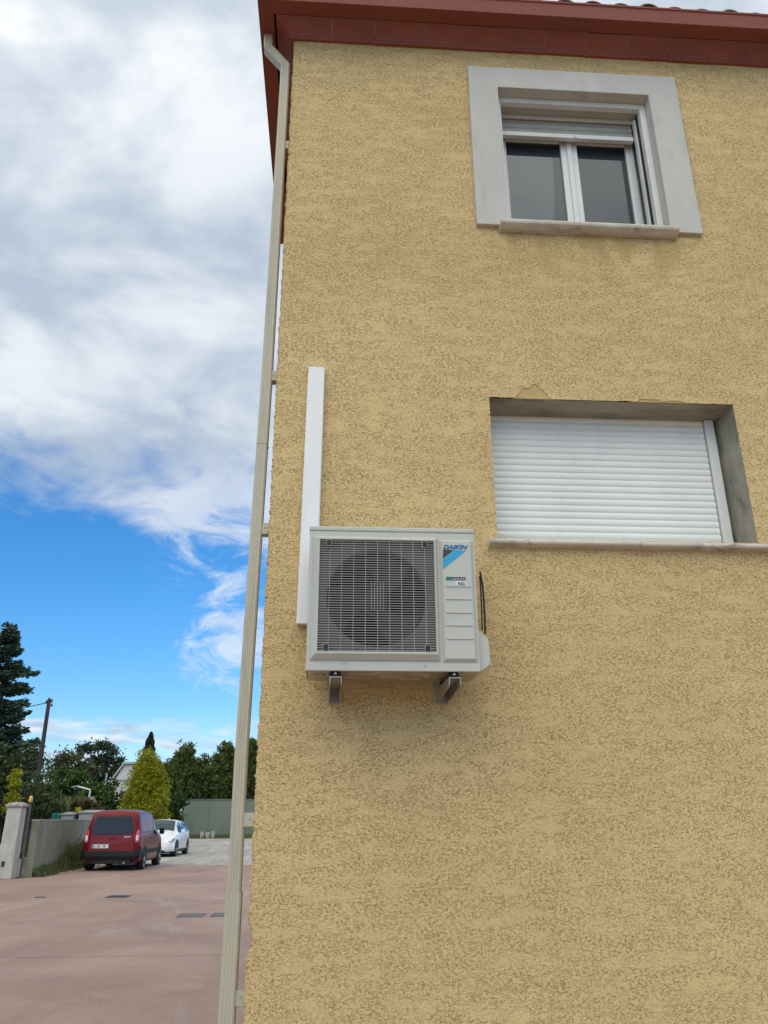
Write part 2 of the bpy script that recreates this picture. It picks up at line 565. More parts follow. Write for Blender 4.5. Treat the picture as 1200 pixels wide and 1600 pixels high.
# ------------------------------------------------------------------ ground
def concrete_ground():
    m = bpy.data.materials.new('red_concrete')
    m.use_nodes = True
    t = m.node_tree
    b = NB(t)
    p = t.nodes['Principled BSDF']
    p.inputs['Roughness'].default_value = 0.75
    p.inputs['Specular IOR Level'].default_value = 0.35
    tc = b.n('ShaderNodeTexCoord').outputs['Object']
    n = b.noise(b.map(tc, (.45, .28, 1), (1, 3, 0), (0, 0, .5)), 1.0, 8, .62, .7)
    c = b.mix(b.smooth(n, .3, .7), (0.262, 0.166, 0.126), (0.375, 0.262, 0.206))
    n2 = b.noise(b.map(tc, (.9, .25, 1), (5, 1, 0), (0, 0, -.55)), 1.3, 9, .65, 1.2)
    c = b.mix(b.smooth(n2, .52, .74, 0, .55), c, (0.43, 0.37, 0.315))
    n3 = b.noise(b.map(tc, (.35, .9, 1), (9, 9, 0), (0, 0, .2)), 1.0, 5, .6, .6)
    c = b.mix(b.smooth(n3, .56, .76, 0, .7), c, (0.31, 0.155, 0.115))
    fl = b.noise(b.map(tc, (.8, .8, 1), (2, 7, 0)), 14.0, 3, .5)
    flm = b.math('MULTIPLY', b.smooth(fl, .66, .70, 0, .4), b.smooth(n, .5, .62))
    c = b.mix(flm, c, (.42, .38, .34))
    sp = b.noise(b.map(tc, (1, 1, 1), (1, 1, 0)), 60.0, 2, .5)
    c = b.mix(b.smooth(sp, .35, .7, 0, .25), c, (0.15, 0.10, 0.085))
    vo = b.n('ShaderNodeTexVoronoi', ins={'Vector': b.map(tc, (1, 1, 0)), 'Scale': 2.4, 'Randomness': 1.0})
    c = b.mix(b.smooth(vo.outputs['Distance'], .025, .045, .8, 0), c, (0.03, 0.022, 0.02))
    agg = b.noise(b.map(tc, (1, 1, 1), (4, 4, 0)), 22.0, 6, .75)
    c = b.mix(b.smooth(agg, .45, .75, 0, .35), c, (0.17, 0.12, 0.095))
    c = b.mix(b.smooth(agg, .48, .30, 0, .30), c, (0.44, 0.37, 0.31))
    # rubbed turning arcs of tyres, in plan
    dv = b.n('ShaderNodeVectorMath', operation='DISTANCE')
    b.set(dv.inputs[0], b.map(tc, (1, 1, 0)))
    dv.inputs[1].default_value = (5.5, 22.0, 0)
    wv = b.math('SINE', b.math('MULTIPLY', dv.outputs['Value'], 2.1))
    tn = b.noise(b.map(tc, (.5, .5, 1), (7, 3, 0)), 1.0, 5, .6)
    arcs = b.math('MULTIPLY', b.smooth(wv, .80, 1.0), b.smooth(tn, .45, .62, 0, .38))
    c = b.mix(b.math('MULTIPLY', arcs, .35), c, (0.15, 0.11, 0.095))
    ck = b.n('ShaderNodeTexVoronoi', feature='DISTANCE_TO_EDGE', ins={'Vector': b.map(tc, (.21, .16, 0), (.3, .7, 0)), 'Scale': 1.0})
    cn = b.noise(b.map(tc, (1, 1, 1), (8, 8, 0)), 1.6, 4, .6)
    crk = b.math('MULTIPLY', b.smooth(ck.outputs['Distance'], .0015, .0035, .7, 0), b.smooth(cn, .5, .56))
    b.set(p.inputs['Base Color'], c)
    bn = b.n('ShaderNodeBump', ins={'Strength': .25, 'Distance': .01, 'Height': sp})
    b.set(p.inputs['Normal'], bn.outputs[0])
    return m


def gravel_mat():
    m = bpy.data.materials.new('pale_gravel')
    m.use_nodes = True
    t = m.node_tree
    b = NB(t)
    p = t.nodes['Principled BSDF']
    p.inputs['Roughness'].default_value = 0.95
    tc = b.n('ShaderNodeTexCoord').outputs['Object']
    n = b.noise(b.map(tc, (1.0, .16, 1)), .9, 8, .7, 1.0)
    c = b.mix(b.smooth(n, .32, .68), (0.27, 0.25, 0.22), (0.50, 0.48, 0.44))
    g = b.noise(b.map(tc, (1.6, .35, 1)), 5.0, 8, .8)
    c = b.mix(b.smooth(g, .4, .65, 0, .55), c, (.17, .155, .13))
    b.set(p.inputs['Base Color'], c)
    bn = b.n('ShaderNodeBump', ins={'Strength': .7, 'Distance': .03, 'Height': g})
    b.set(p.inputs['Normal'], bn.outputs[0])
    return m


def sheet(name, pts, z, m):
    mb = MB()
    mb.add([(x, y, z) for x, y in pts], [tuple(range(len(pts)))])
    o = obj(name, mb, m)
    o['kind'] = 'structure'
    return o


M_['earth'] = mat('earth', (0.085, 0.082, 0.05), 0.95, var=.3, vscale=.3, bump=.5, bscale=3, dirt=(.06, .08, .03), dscale=.5, damt=.8)
sheet('ground', [(-900, -200), (900, -200), (900, 1600), (-900, 1600)], 0.0, M_['earth'])
M_['redc'] = concrete_ground()
sheet('concrete_yard', [(-9.2, -14), (12, -14), (12, 26.0), (-4.0, 26.6), (-5.2, 27.2), (-6.4, 26.7), (-8.6, 27.4), (-8.72, 25.5), (-8.05, 21.4), (-8.6, 20.3), (-9.4, 19.6), (-14, 18.5), (-14, -14)], 0.004, M_['redc'])
M_['gravel'] = gravel_mat()
sheet('gravel_lot', [(-8.7, 27.3), (-6.4, 26.6), (-5.2, 27.1), (-4.0, 26.5), (12, 25.9), (14, 70.2), (-11, 70.0), (-12.4, 66), (-11.0, 48), (-9.2, 32)], 0.008, M_['gravel'])

# ------------------------------------------------------------------ house
XW, XE = -0.372, 9.5           # west corner, east end
ZT = 6.83                      # top of the render
HD = 2.2                       # depth of this wing
house = thing('house', 'ochre roughcast two storey house with red clay cornice and gutter', 'house', (4.5, 0, 0))
UW = dict(x0=.905, x1=2.452, z0=5.19, z1=6.632)          # stone surround outside
UO = dict(x0=1.115, x1=2.232, z0=5.262, z1=6.437)        # its opening
LO = dict(x0=.925, x1=2.455, z0=2.985, z1=3.895)         # lower opening


def house_wall():
    mb = MB()
    # jagged west arris
    N = 760
    zs = np.linspace(0, ZT, N)
    j = np.zeros(N)
    for a, k in ((.0010, 11), (.0012, 29), (.0022, 61), (.0022, 113)):
        ph = rng.uniform(0, 6.28, 3)
        j += a * np.sin(zs * k + ph[0]) * np.sin(zs * k * .37 + ph[1])
    j += rng.normal(0, .0016, N)
    nt_ = np.exp(-((zs - 0.965) / .045) ** 2) * .022 + np.exp(-((zs - 1.02) / .02) ** 2) * .006   # knocked-off bit of the corner
    nt_ += np.exp(-((zs - 1.55) / .03) ** 2) * .006
    xs = XW + 0.004 + j + nt_
    XS = XW + .09
    vs, fs = [], []
    for i in range(N):
        vs += [(xs[i], HD, zs[i]), (xs[i], .012 + abs(j[i]), zs[i]), (xs[i] + .010, 0.0, zs[i]), (XS, 0, zs[i])]
    for i in range(N - 1):
        for q in range(3):
            fs.append((i * 4 + q, i * 4 + q + 1, i * 4 + q + 5, i * 4 + q + 4))
    mb.add(vs, fs)
    # front face round the two openings; the part east of the strip
    def rect(x0, x1, z0, z1):
        mb.add([(x0, 0, z0), (x1, 0, z0), (x1, 0, z1), (x0, 0, z1)], [(0, 1, 2, 3)])
    rect(XS, LO['x0'], 0, ZT)
    rect(LO['x0'], LO['x1'], 0, LO['z0'])
    e0, e1 = LO['x1'], UO['x0']
    z_a, z_b = LO['z1'], UO['z0']
    # broken top edge above the lower shutter: spall notches show the coat's thickness
    px = np.linspace(LO['x0'], LO['x1'], 120)
    pz = np.full(120, z_a)
    pz += .004 * np.abs(np.sin(px * 31)) * (np.sin(px * 7.3) > 0)
    def tri(c, w, h):
        return np.clip(1 - np.abs(px - c) / w, 0, 1) * h
    pz += np.clip(np.minimum(tri(1.195, .115, .125), .070) + tri(1.215, .040, .034) + .006 * np.sin(px * 90) * (np.abs(px - 1.195) < .10) + .004 * np.sin(px * 210 + 1) * (np.abs(px - 1.195) < .105), 0, .112)
    pz += np.minimum(tri(1.93, .08, .05), .016) + np.minimum(tri(2.08, .07, .03), .011)
    vs = [(x, 0, z) for x, z in zip(px, pz)] + [(x, 0, 4.1) for x in px]
    mb.add(vs, [(i, i + 1, i + 121, i + 120) for i in range(119)])
    vs = [(x, 0, z) for x, z in zip(px, pz)] + [(x, .0038, z) for x, z in zip(px, pz)]
    mb.add(vs, [(i, i + 120, i + 121, i + 1) for i in range(119)])
    rect(LO['x0'], LO['x1'], 4.1, z_b)
    rect(LO['x0'], UO['x0'], z_b, ZT)
    rect(UO['x0'], UO['x1'], UO['z1'], ZT)
    rect(UO['x1'], LO['x1'], z_b, ZT)
    rect(LO['x1'], XE, 0, ZT)
    # the other sides
    mb.add([(XE, 0, 0), (XE, HD, 0), (XE, HD, ZT), (XE, 0, ZT)], [(0, 1, 2, 3)])
    mb.add([(XE, HD, 0), (XS, HD, 0), (XS, HD, ZT), (XE, HD, ZT)], [(0, 1, 2, 3)])
    mb.add([(XS, HD, 0), (xs[0], HD, 0), (xs[0], HD, ZT), (XS, HD, ZT)], [(0, 1, 2, 3)])
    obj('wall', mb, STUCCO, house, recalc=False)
    # smooth under-coat laid bare by the spall
    um = mat('undercoat', (0.50, 0.36, 0.145), .9, var=.08, vscale=14)
    for q, lb in (((1.07, 1.33, .004, .035, z_a + .001, z_a + .12), 'pointed patch of smooth undercoat bared over the shutter'),
                  ((1.82, 2.17, .004, .030, z_a + .001, z_a + .03), 'thin strip of undercoat bared over the right half of the shutter')):
        ub = MB()
        ub.box(*q)
        obj('bare_patch', ub, um, house, label=lb)


house_wall()


# cornice of moulded clay tiles along the front and the west side
def cornice():
    # profile (out from the wall, z)
    prof = [(0.0, ZT - .012), (.022, ZT - .012), (.030, ZT - .002), (.028, ZT + .010), (.034, ZT + .022),
            (.052, ZT + .040), (.078, ZT + .060), (.104, ZT + .078), (.125, ZT + .088), (.130, ZT + .115), (.0, ZT + .115)]
    L = .315
    gap = .0065
    parts = []
    n = int((XE - XW) / L) + 1
    # front tiles: first begins at the mitre
    mb = MB()
    k = 0
    x = XW
    first = True
    while x < XE:
        x1 = min(x + (L if not first else .28), XE)
        dz = rng.normal(0, .0012)
        dy = rng.normal(0, .0012)
        vs = []
        for q, (o_, z) in enumerate(prof):
            xa = x + gap / 2 if not first else XW - o_
            vs.append((xa, -o_ + (dy if o_ > 0 else 0), z + dz))
        for (o_, z) in prof:
            vs.append((x1 - gap / 2, -o_ + (dy if o_ > 0 else 0), z + dz))
        m = len(prof)
        fs = [(i, (i + 1) % m, (i + 1) % m + m, i + m) for i in range(m)] + [tuple(range(m))[::-1], tuple(range(m, 2 * m))]
        mb.add(vs, fs)
        x = x1
        first = False
    y = 0.0
    first = True
    while y < HD + .05:
        y1 = min(y + (L if not first else .28), HD + .05)
        vs = []
        dz = rng.normal(0, .0012)
        for (o_, z) in prof:
            vs.append((XW - o_, y + gap / 2 if not first else -o_ + .0005, z + dz))
        for (o_, z) in prof:
            vs.append((XW - o_, y1 - gap / 2, z + dz))
        m = len(prof)
        fs = [(i, (i + 1) % m, (i + 1) % m + m, i + m) for i in range(m)] + [tuple(range(m))[::-1], tuple(range(m, 2 * m))]
        mb.add(vs, fs)
        y = y1
        first = False
    obj('cornice', mb, M_['clay'], house)
    jb = MB()     # mortar behind the joints
    jb.prism([(0, ZT - .008), (.02, ZT - .008), (.024, ZT + .022), (.098, ZT + .080), (.120, ZT + .092), (.122, ZT + .11), (0, ZT + .11)], 'x', XW + .01, XE)
    jb.v = [(v[0], -v[1], v[2]) for v in jb.v]
    obj('cornice_mortar', jb, mat('mortar', (.46, .30, .25), .9), house)


cornice()


def gutter():
    # box gutter, profile (out, z) closed loop with a bead at the lower front edge
    z0, z1 = 6.965, 7.075
    z0 = 6.905
    z1 = 7.052
    prof = [(.140, z0), (.236, z0), (.241, z0 - .004), (.247, z0), (.247, z0 + .008), (.243, z0 + .012), (.247, z1 - .020), (.254, z1 - .016), (.254, z1),
            (.240, z1), (.238, z0 + .012), (.146, z0 + .008), (.146, z1 - .01), (.140, z1 - .01)]
    m = len(prof)
    mb = MB()
    path = []
    ye = HD + .12
    rows = [[(XW - o_, ye, z) for o_, z in prof], [(XW - o_, -o_, z) for o_, z in prof], [(XE + .1, -o_, z) for o_, z in prof]]
    vs = sum(rows, [])
    fs = []
    for k in range(2):
        fs += [(k * m + i, k * m + (i + 1) % m, (k + 1) * m + (i + 1) % m, (k + 1) * m + i) for i in range(m)]
    fs += [tuple(range(m)), tuple(range(2 * m, 3 * m))[::-1]]
    mb.add(vs, fs)
    g = obj('gutter', mb, M_['gutter'], house)
    x = .1
    while x < XE:
        hb = MB()
        hb.tube([(x, -.128, 6.925), (x, -.150, 6.902)], .007, 6)
        obj('hanger', hb, M_['gutter'], g, origin=house.location).location = (0, 0, 0)
        x += .52
    # dark soffit gap behind the gutter
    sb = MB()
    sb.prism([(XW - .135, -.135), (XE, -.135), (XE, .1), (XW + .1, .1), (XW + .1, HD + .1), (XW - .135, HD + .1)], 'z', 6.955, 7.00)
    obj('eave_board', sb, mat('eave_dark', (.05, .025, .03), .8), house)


gutter()


def roof():
    mb = MB()
    ze, ye = 7.02, -.19
    sl = math.tan(R(17))
    ridge_y = (HD) / 2
    zr = ze + (ridge_y - ye) * sl
    xw = XW - .19
    xr = xw + (ridge_y - ye)
    mb.add([(xw, ye, ze), (XE + .1, ye, ze), (XE + .1, ridge_y, zr), (xr, ridge_y, zr), (xw, HD + .19, ze), (XE + .1, HD + .19, ze)],
           [(0, 1, 2, 3), (0, 3, 4), (3, 2, 5, 4)])
    mb.add([(xw, ye, ze - .02), (XE + .1, ye, ze - .02), (XE + .1, HD + .19, ze - .02), (xw, HD + .19, ze - .02)], [(0, 3, 2, 1)])
    rf = obj('roof', mb, M_['clay'], house)
    tb = MB()
    x = xw + .10
    k = 0
    while x < XE:
        top = min(ridge_y, ye + (x - xw)) if x < xr else ridge_y
        n = 9
        r = .083 + rng.normal(0, .002)
        y0 = ye - .02 + rng.normal(0, .006)
        zb = ze + .040 + rng.normal(0, .003)
        vs = []
        for yy, zz in ((y0, zb), (top, zb + (top - y0) * sl)):
            for q in range(n):
                a = math.pi * q / (n - 1)
                vs.append((x + r * math.cos(a), yy, zz + r * math.sin(a)))
            for q in range(n):
                a = math.pi * q / (n - 1)
                vs.append((x + (r - .014) * math.cos(a), yy, zz + (r - .014) * math.sin(a)))
        fs = []
        for q in range(n - 1):
            fs += [(q, q + 1, q + 1 + 2 * n, q + 2 * n), (q + n, q + 3 * n, q + 1 + 3 * n, q + 1 + n), (q, q + n, q + 1 + n, q + 1)]
        tb.add(vs, fs)
        x += .2085
    obj('roof_tile_row', tb, mat('roof_clay', (.16, .075, .05), .85, var=.3, vscale=6), house)


roof()


# ---- upper window -------------------------------------------------
def frame_ring(mb, x0, x1, z0, z1, t, y0, y1, bottom=True):
    mb.box(x0, x0 + t, y0, y1, z0, z1)
    mb.box(x1 - t, x1, y0, y1, z0, z1)
    mb.box(x0 + t, x1 - t, y0, y1, z1 - t, z1)
    if bottom:
        mb.box(x0 + t, x1 - t, y0, y1, z0, z0 + t)


def upper_window():
    wdw = MB()
    # reveal (inside of the wall) as the window's root mesh: white frame fixed 12 cm back
    a, o = UW, UO
    # stone surround
    sb = MB()
    yF = -.030
    sb.box(a['x0'], o['x0'], yF, .0, a['z0'], a['z1'])
    sb.box(o['x1'], a['x1'], yF, .0, a['z0'], a['z1'])
    sb.box(o['x0'] + .0, o['x1'], yF, .0, o['z1'], a['z1'])
    me = MB()
    zb = o['z0'] - .0
    me.add([], [])
    win = MB()
    yb = .30
    # plastered reveal
    win.add([(o['x0'], .0045, zb), (o['x0'], yb, zb), (o['x0'], yb, o['z1']), (o['x0'], .0045, o['z1'])], [(0, 1, 2, 3)])
    win.add([(o['x1'], .0045, zb), (o['x1'], yb, zb), (o['x1'], yb, o['z1']), (o['x1'], .0045, o['z1'])], [(0, 3, 2, 1)])
    win.add([(o['x0'], .0045, o['z1']), (o['x1'], .0045, o['z1']), (o['x1'], yb, o['z1']), (o['x0'], yb, o['z1'])], [(0, 1, 2, 3)])
    W = obj('window', win, M_['surround'], house, recalc=False, label='casement window with a raised roller shutter in a pale stone surround')
    bm = bmesh.new()
    # surround as one bevelled outline with the opening cut out
    s_ = MB()
    X = [a['x0'], o['x0'], o['x1'], a['x1']]
    Z = [a['z0'], o['z1'], a['z1']]
    out = [(X[0], Z[0]), (X[1] - .0, Z[0]), (X[1], Z[1]), (X[2], Z[1]), (X[2], Z[0]), (X[3], Z[0]), (X[3], Z[2]), (X[0], Z[2])]
    n = len(out)
    vs = [(x, yF, z) for x, z in out] + [(x, .004, z) for x, z in out]
    fs = [(0, 1, 2, 7), (7, 2, 3, 6), (6, 3, 4, 5)]
    fs += [(i, i + n, (i + 1) % n + n, (i + 1) % n) for i in range(n)]
    s_.add(vs, fs)
    obj('surround', s_, M_['surround'], W, bevel=.004, recalc=False)
    # sill
    sl = MB()
    sx0, sx1 = 1.058, 2.268
    pr = [(-.098, 5.172), (-.105, 5.186), (-.105, 5.208), (-.097, 5.222), (-.02, 5.238), (.14, 5.262), (.14, 5.19), (-.06, 5.168), (-.07, 5.160), (-.09, 5.160)]
    pr = [(-.068, 5.168), (-.076, 5.174), (-.080, 5.188), (-.077, 5.202), (-.068, 5.209), (-.03, 5.215), (.20, 5.240), (.20, 5.15), (-.03, 5.150), (-.050, 5.158)]
    sl.prism(pr, 'x', sx0, sx1)
    obj('sill', sl, M_['sill'], W, bevel=.004)
    # blunt foot under the opening, behind the sill
    # outer frame of the shutter: head rail and guides
    g = .045
    fb = MB()
    fb.box(o['x0'] + .001, o['x0'] + g - .012, .055, .135, 5.215, o['z1'] - .001)          # west guide
    obj('shutter_guide', fb, M_['pvc'], W, bevel=.003)
    fb = MB()
    fb.box(o['x1'] - g, o['x1'] - .001, .055, .105, 5.24, o['z1'] - .001)          # east guide
    obj('shutter_guide', fb, M_['pvc'], W, bevel=.003)
    fb = MB()
    fb.box(o['x1'] - g - .016, o['x1'] - g - .0, .135, .175, 5.24, o['z1'] - .06)
    obj('inner_guide', fb, M_['pvc'], W, bevel=.003)
    fb = MB()
    fb.box(o['x0'] + g - .012, o['x1'] - g, .055, .10, o['z1'] - .046, o['z1'] - .001)      # head rail
    obj('head_rail', fb, M_['pvc'], W, bevel=.003)
    db = MB()
    db.box(o['x1'] - g - .004, o['x1'] - .002, .107, .133, 5.24, o['z1'] - .05)
    obj('brush_seal', db, M_['black'], W)
    db = MB()
    db.box(o['x1'] - g - .012, o['x1'] - .002, .177, .21, 5.24, o['z1'] - .06)
    obj('brush_seal', db, M_['black'], W)
    # shutter box board and the last slats
    bb = MB()
    bb.box(o['x0'] + .035, o['x1'] - .047, .101, .29, 6.392, 6.430)
    obj('shutter_box', bb, mat('stained_pvc', (.44, .40, .33), .6, var=.12, vscale=6, dirt=(.16, .11, .07), dscale=3, damt=.6, stretch=(.4, 1, 1)), W)
    lip = MB()
    lip.box(o['x0'] + .036, o['x1'] - .048, .158, .172, 6.355, 6.391)
    obj('box_lip', lip, mat('lip_pvc', (.5, .47, .41), .5, var=.05), W, bevel=.003)
    sh = MB()
    zt = 6.23
    for k in range(3):
        z = 6.238 + k * .052
        pts = []
        for q in range(7):
            t_ = q / 6
            pts.append((.188 - .009 * math.sin(math.pi * t_), z + .050 * t_))
        pts += [(.196, z + .050), (.196, z)]
        sh.prism(pts, 'x', o['x0'] + .032, o['x1'] - .066)
    obj('roller_shutter', sh, M_['shutgrey'], W)
    fbm = MB()
    fbm.box(o['x0'] + .034, o['x1'] - .066, .168, .205, 6.196, 6.236)
    fbm.box(o['x0'] + .60, o['x0'] + .615, .158, .167, 6.196, 6.214)
    obj('shutter_end_bar', fbm, M_['pvc'], W, bevel=.004)
    # fixed frame + two sashes
    yS = .265
    ff = MB()
    fx0, fx1, fz0, fz1 = o['x0'] + .005, o['x1'] - .005, 5.225, 6.330
    frame_ring(ff, fx0, fx1, fz0, fz1, .05, yS, yS + .06)
    obj('frame', ff, M_['pvc'], W, bevel=.004)
    ix0, ix1 = fx0 + .035, fx1 - .04
    mid = 1.690
    for sx0_, sx1_ in ((ix0, mid), (mid + .002, ix1)):
        sm = MB()
        frame_ring(sm, sx0_, sx1_, fz0 + .03, fz1 - .04, .062, yS - .022, yS + .03)
        sa = obj('sash', sm, M_['pvc'], W, bevel=.006)
        pm = MB()
        pm.box(sx0_ + .055, sx1_ - .055, yS + .0, yS + .012, fz0 + .085, fz1 - .095)
        # children of a sub-part would go too deep: the pane is the window's own
        obj('pane', pm, M_['glass'], W)
    ab = MB()
    ab.prism([(mid - .020, 0), (mid + .022, 0), (mid + .016, 1), (mid - .014, 1)], 'y', 0, 1) if False else None
    ab.box(mid - .018, mid + .020, yS - .036, yS - .023, fz0 + .03, fz1 - .04)
    obj('meeting_stile', ab, M_['pvc'], W, bevel=.005)
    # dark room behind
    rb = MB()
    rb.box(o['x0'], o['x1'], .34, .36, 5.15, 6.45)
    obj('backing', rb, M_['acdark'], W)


upper_window()


# ---- lower window --------------------------------------------------
def lower_window():
    o = LO
    yb = .245
    rv = MB()
    x0, x1, z0, z1 = o['x0'], o['x1'], o['z0'], o['z1']
    # rough concrete reveal, slightly uneven grid
    def grid(f, nu, nv):
        vs = [f(i / nu, j / nv) for j in range(nv + 1) for i in range(nu + 1)]
        fs = [(j * (nu + 1) + i, j * (nu + 1) + i + 1, (j + 1) * (nu + 1) + i + 1, (j + 1) * (nu + 1) + i) for j in range(nv) for i in range(nu)]
        rv.add(vs, fs, True)
    def wob(a, b_):
        return .0025 * math.sin(a * 17 + b_ * 5) + .002 * math.sin(b_ * 23 + a * 3)
    grid(lambda u, v: (x0 + (x1 - x0) * u, .010 + (yb - .01) * v, z1 - .0 + (wob(u * 6, v * 3) - .012 * v) * (1 if v > 0 else .0)), 60, 8)
    grid(lambda u, v: (x1 + (wob(u * 3, v * 5)) * (1 if u > 0 else 0) - .02 * u * u, .0 + yb * u, z0 - .03 + (z1 - z0 + .03) * v), 8, 40)
    grid(lambda u, v: (x0, .0 + yb * u, z0 - .03 + (z1 - z0 + .03) * v), 4, 20)
    W = obj('window', rv, M_['concrete'], house, label='opening with bare concrete reveals and a fully closed white roller shutter')
    # slats
    sh = MB()
    pitch = .0435
    z = z0 - .005
    ys = .212
    sx1 = x1 - .105
    while z < z1 + .0:
        pts = []
        for q in range(9):
            t_ = q / 8
            pts.append((ys - .0050 * math.sin(math.pi * min(1, t_ * 1.0)) ** .8, z + (pitch - .005) * t_))
        pts += [(ys + .002, z + pitch - .005), (ys + .002, z + pitch), (ys + .012, z + pitch), (ys + .012, z)]
        sh.prism(pts, 'x', x0 + .001, sx1)
        z += pitch
    obj('roller_shutter', sh, M_['shutter'], W)
    g = MB()
    g.box(sx1 + .006, sx1 + .064, .188, .24, z0 - .01, z1 - .012)
    obj('shutter_guide', g, M_['pvc'], W, bevel=.004)
    d = MB()
    d.box(sx1 - .0, sx1 + .006, .222, .24, z0 - .01, z1 - .012)
    obj('brush_seal', d, M_['black'], W)
    d = MB()
    d.box(x0, x1 + .0, .246, .262, z0 - .03, z1 + .02)
    obj('backing', d, M_['black'], W)
    fb = MB()
    fb.box(sx1 + .066, x1 + .004, .228, .244, z0 - .02, z1 - .012)
    obj('mortar_fill', fb, M_['concrete'], W)
    # half-round nosed sill in two stones
    for i, (a, b_) in enumerate(((.868, 1.738), (1.742, 2.62))):
        s = MB()
        dz = -.002 * i
        pr = []
        for q in range(11):
            t_ = math.pi * (q / 10) - math.pi / 2
            pr.append((-.040 - .016 * math.cos(t_), 2.951 + dz + .0155 * math.sin(t_)))
        pr = pr + [(-.02, 2.969 + dz), (.24, 2.992 + dz), (.24, 2.90), (.01, 2.927), (-.028, 2.9315)]
        s.prism(pr, 'x', a, b_)
        obj('sill', s, M_['sill'], W)


lower_window()


# ---- downpipe -------------------------------------------------------
def downpipe():
    # box pipe 6.5 x 8 cm with shallow flutes on its face
    def sect(w_, d_):
        pts = []
        c = .008
        n = 13
        for i in range(n):
            t_ = i / (n - 1)
            x = -w_ / 2 + c + (w_ - 2 * c) * t_
            y = -d_ / 2 + (.0022 if (i % 3 == 0 and 0 < i < n - 1) else 0)
            pts.append((x, y))
        pts += [(w_ / 2, -d_ / 2 + c), (w_ / 2, d_ / 2 - c), (w_ / 2 - c, d_ / 2), (-w_ / 2 + c, d_ / 2), (-w_ / 2, d_ / 2 - c), (-w_ / 2, -d_ / 2 + c)]
        return pts
    def sweep(mb, path, w_, d_):
        s = sect(w_, d_)
        n = len(s)
        vs = []
        k = len(path)
        for i, p in enumerate(path):
            p = Vector(p)
            for (x, y) in s:
                # mitre in the XZ plane
                t0 = (Vector(path[i]) - Vector(path[i - 1])).normalized() if i > 0 else (Vector(path[1]) - Vector(path[0])).normalized()
                t1 = (Vector(path[i + 1]) - Vector(path[i])).normalized() if i < k - 1 else t0
                t = (t0 + t1).normalized()
                nrm = Vector((-t.z, 0, t.x))
                if nrm.x < 0:
                    nrm = -nrm
                sc = 1 / max(.5, abs(t.dot(t0)))
                vs.append(p + nrm * x * sc + Vector((0, y, 0)))
        fs = []
        for i in range(k - 1):
            fs += [(i * n + j, i * n + (j + 1) % n, (i + 1) * n + (j + 1) % n, (i + 1) * n + j) for j in range(n)]
        fs += [tuple(range(n)), tuple(range((k - 1) * n, k * n))[::-1]]
        mb.add(vs, fs)
    mb = MB()
    yc = .062
    sweep(mb, [(-.560, yc, 6.905), (-.556, yc, 6.79), (-.424, yc, 6.615), (-.424, yc, 6.0), (-.430, yc, 4.0), (-.450, yc, 1.8), (-.446, yc, 1.16)], .064, .080)
    dp = obj('downpipe', mb, M_['pipe'], house, recalc=True)
    m2 = MB()
    sweep(m2, [(-.4455, yc, 1.175), (-.446, yc, .6), (-.446, yc, .02)], .074, .090)
    o2 = obj('sleeve', m2, M_['pipe'], dp, origin=house.location)
    o2.location = (0, 0, 0)
    for z in (5.86, 4.02, 3.03, 1.50, .735):
        b = MB()
        b.box(-.420, XW + .012, .032, .037, z - .032, z + .032)
        b.box(-.412, XW + .012, .037, .085, z - .034, z - .030)
        b.tube([(-.390, .033, z + .006), (-.390, .026, z + .006)], .005, 6)
        o3 = obj('pipe_bracket', b, M_['pipe'], dp, origin=house.location)
        o3.location = (0, 0, 0)
    b = MB()
    sweep(b, [(-.43275, yc, 3.56), (-.4328, yc, 3.557)], .068, .084)
    o3 = obj('joint', b, M_['pipe'], dp, origin=house.location)
    o3.location = (0, 0, 0)


downpipe()

# ------------------------------------------------------------------ trunking
tk = thing('cable_trunking', 'tall white plastic cable trunking fixed upright on the ochre wall', 'cable trunking', (-.13, 0, 2.466))
mb = MB()
vs = []
for (z, xa, xb) in ((2.466, -.191, -.087), (4.030, -.176, -.076)):
    for x, y in ((xa, -.002), (xa, -.052), (xa + .005, -.058), (xb - .005, -.058), (xb, -.052), (xb, -.002)):
        vs.append((x, y, z))
fs = [(i, (i + 1) % 6, (i + 1) % 6 + 6, i + 6) for i in range(6)] + [tuple(range(6))[::-1], tuple(range(6, 12))]
mb.add(vs, fs)
obj('cover', mb, M_['trunk_pvc'], tk, bevel=.002)
mb = MB()
mb.box(-.184, -.083, -.056, -.001, 4.031, 4.037)
obj('end_cap', mb, M_['trunk_pvc'], tk)

# ------------------------------------------------------------------ air conditioner
AX0, AX1, AZ0, AZ1, AYF, AYB = -.122, .711, 2.162, 2.884, -.420, -.115
ac = thing('air_conditioner', 'grey white outdoor air conditioner with fan grille on wall brackets', 'air conditioner', (.295, -.27, AZ0))


def rounded_plate(mb, x0, x1, z0, z1, y_base, y_top, bev):
    "raised panel with sloping sides"
    vs = [(x0, y_base, z0), (x1, y_base, z0), (x1, y_base, z1), (x0, y_base, z1),
          (x0 + bev, y_top, z0 + bev), (x1 - bev, y_top, z0 + bev), (x1 - bev, y_top, z1 - bev * .6), (x0 + bev, y_top, z1 - bev * .6)]
    mb.add(vs, [(4, 5, 6, 7), (0, 1, 5, 4), (1, 2, 6, 5), (2, 3, 7, 6), (3, 0, 4, 7)])


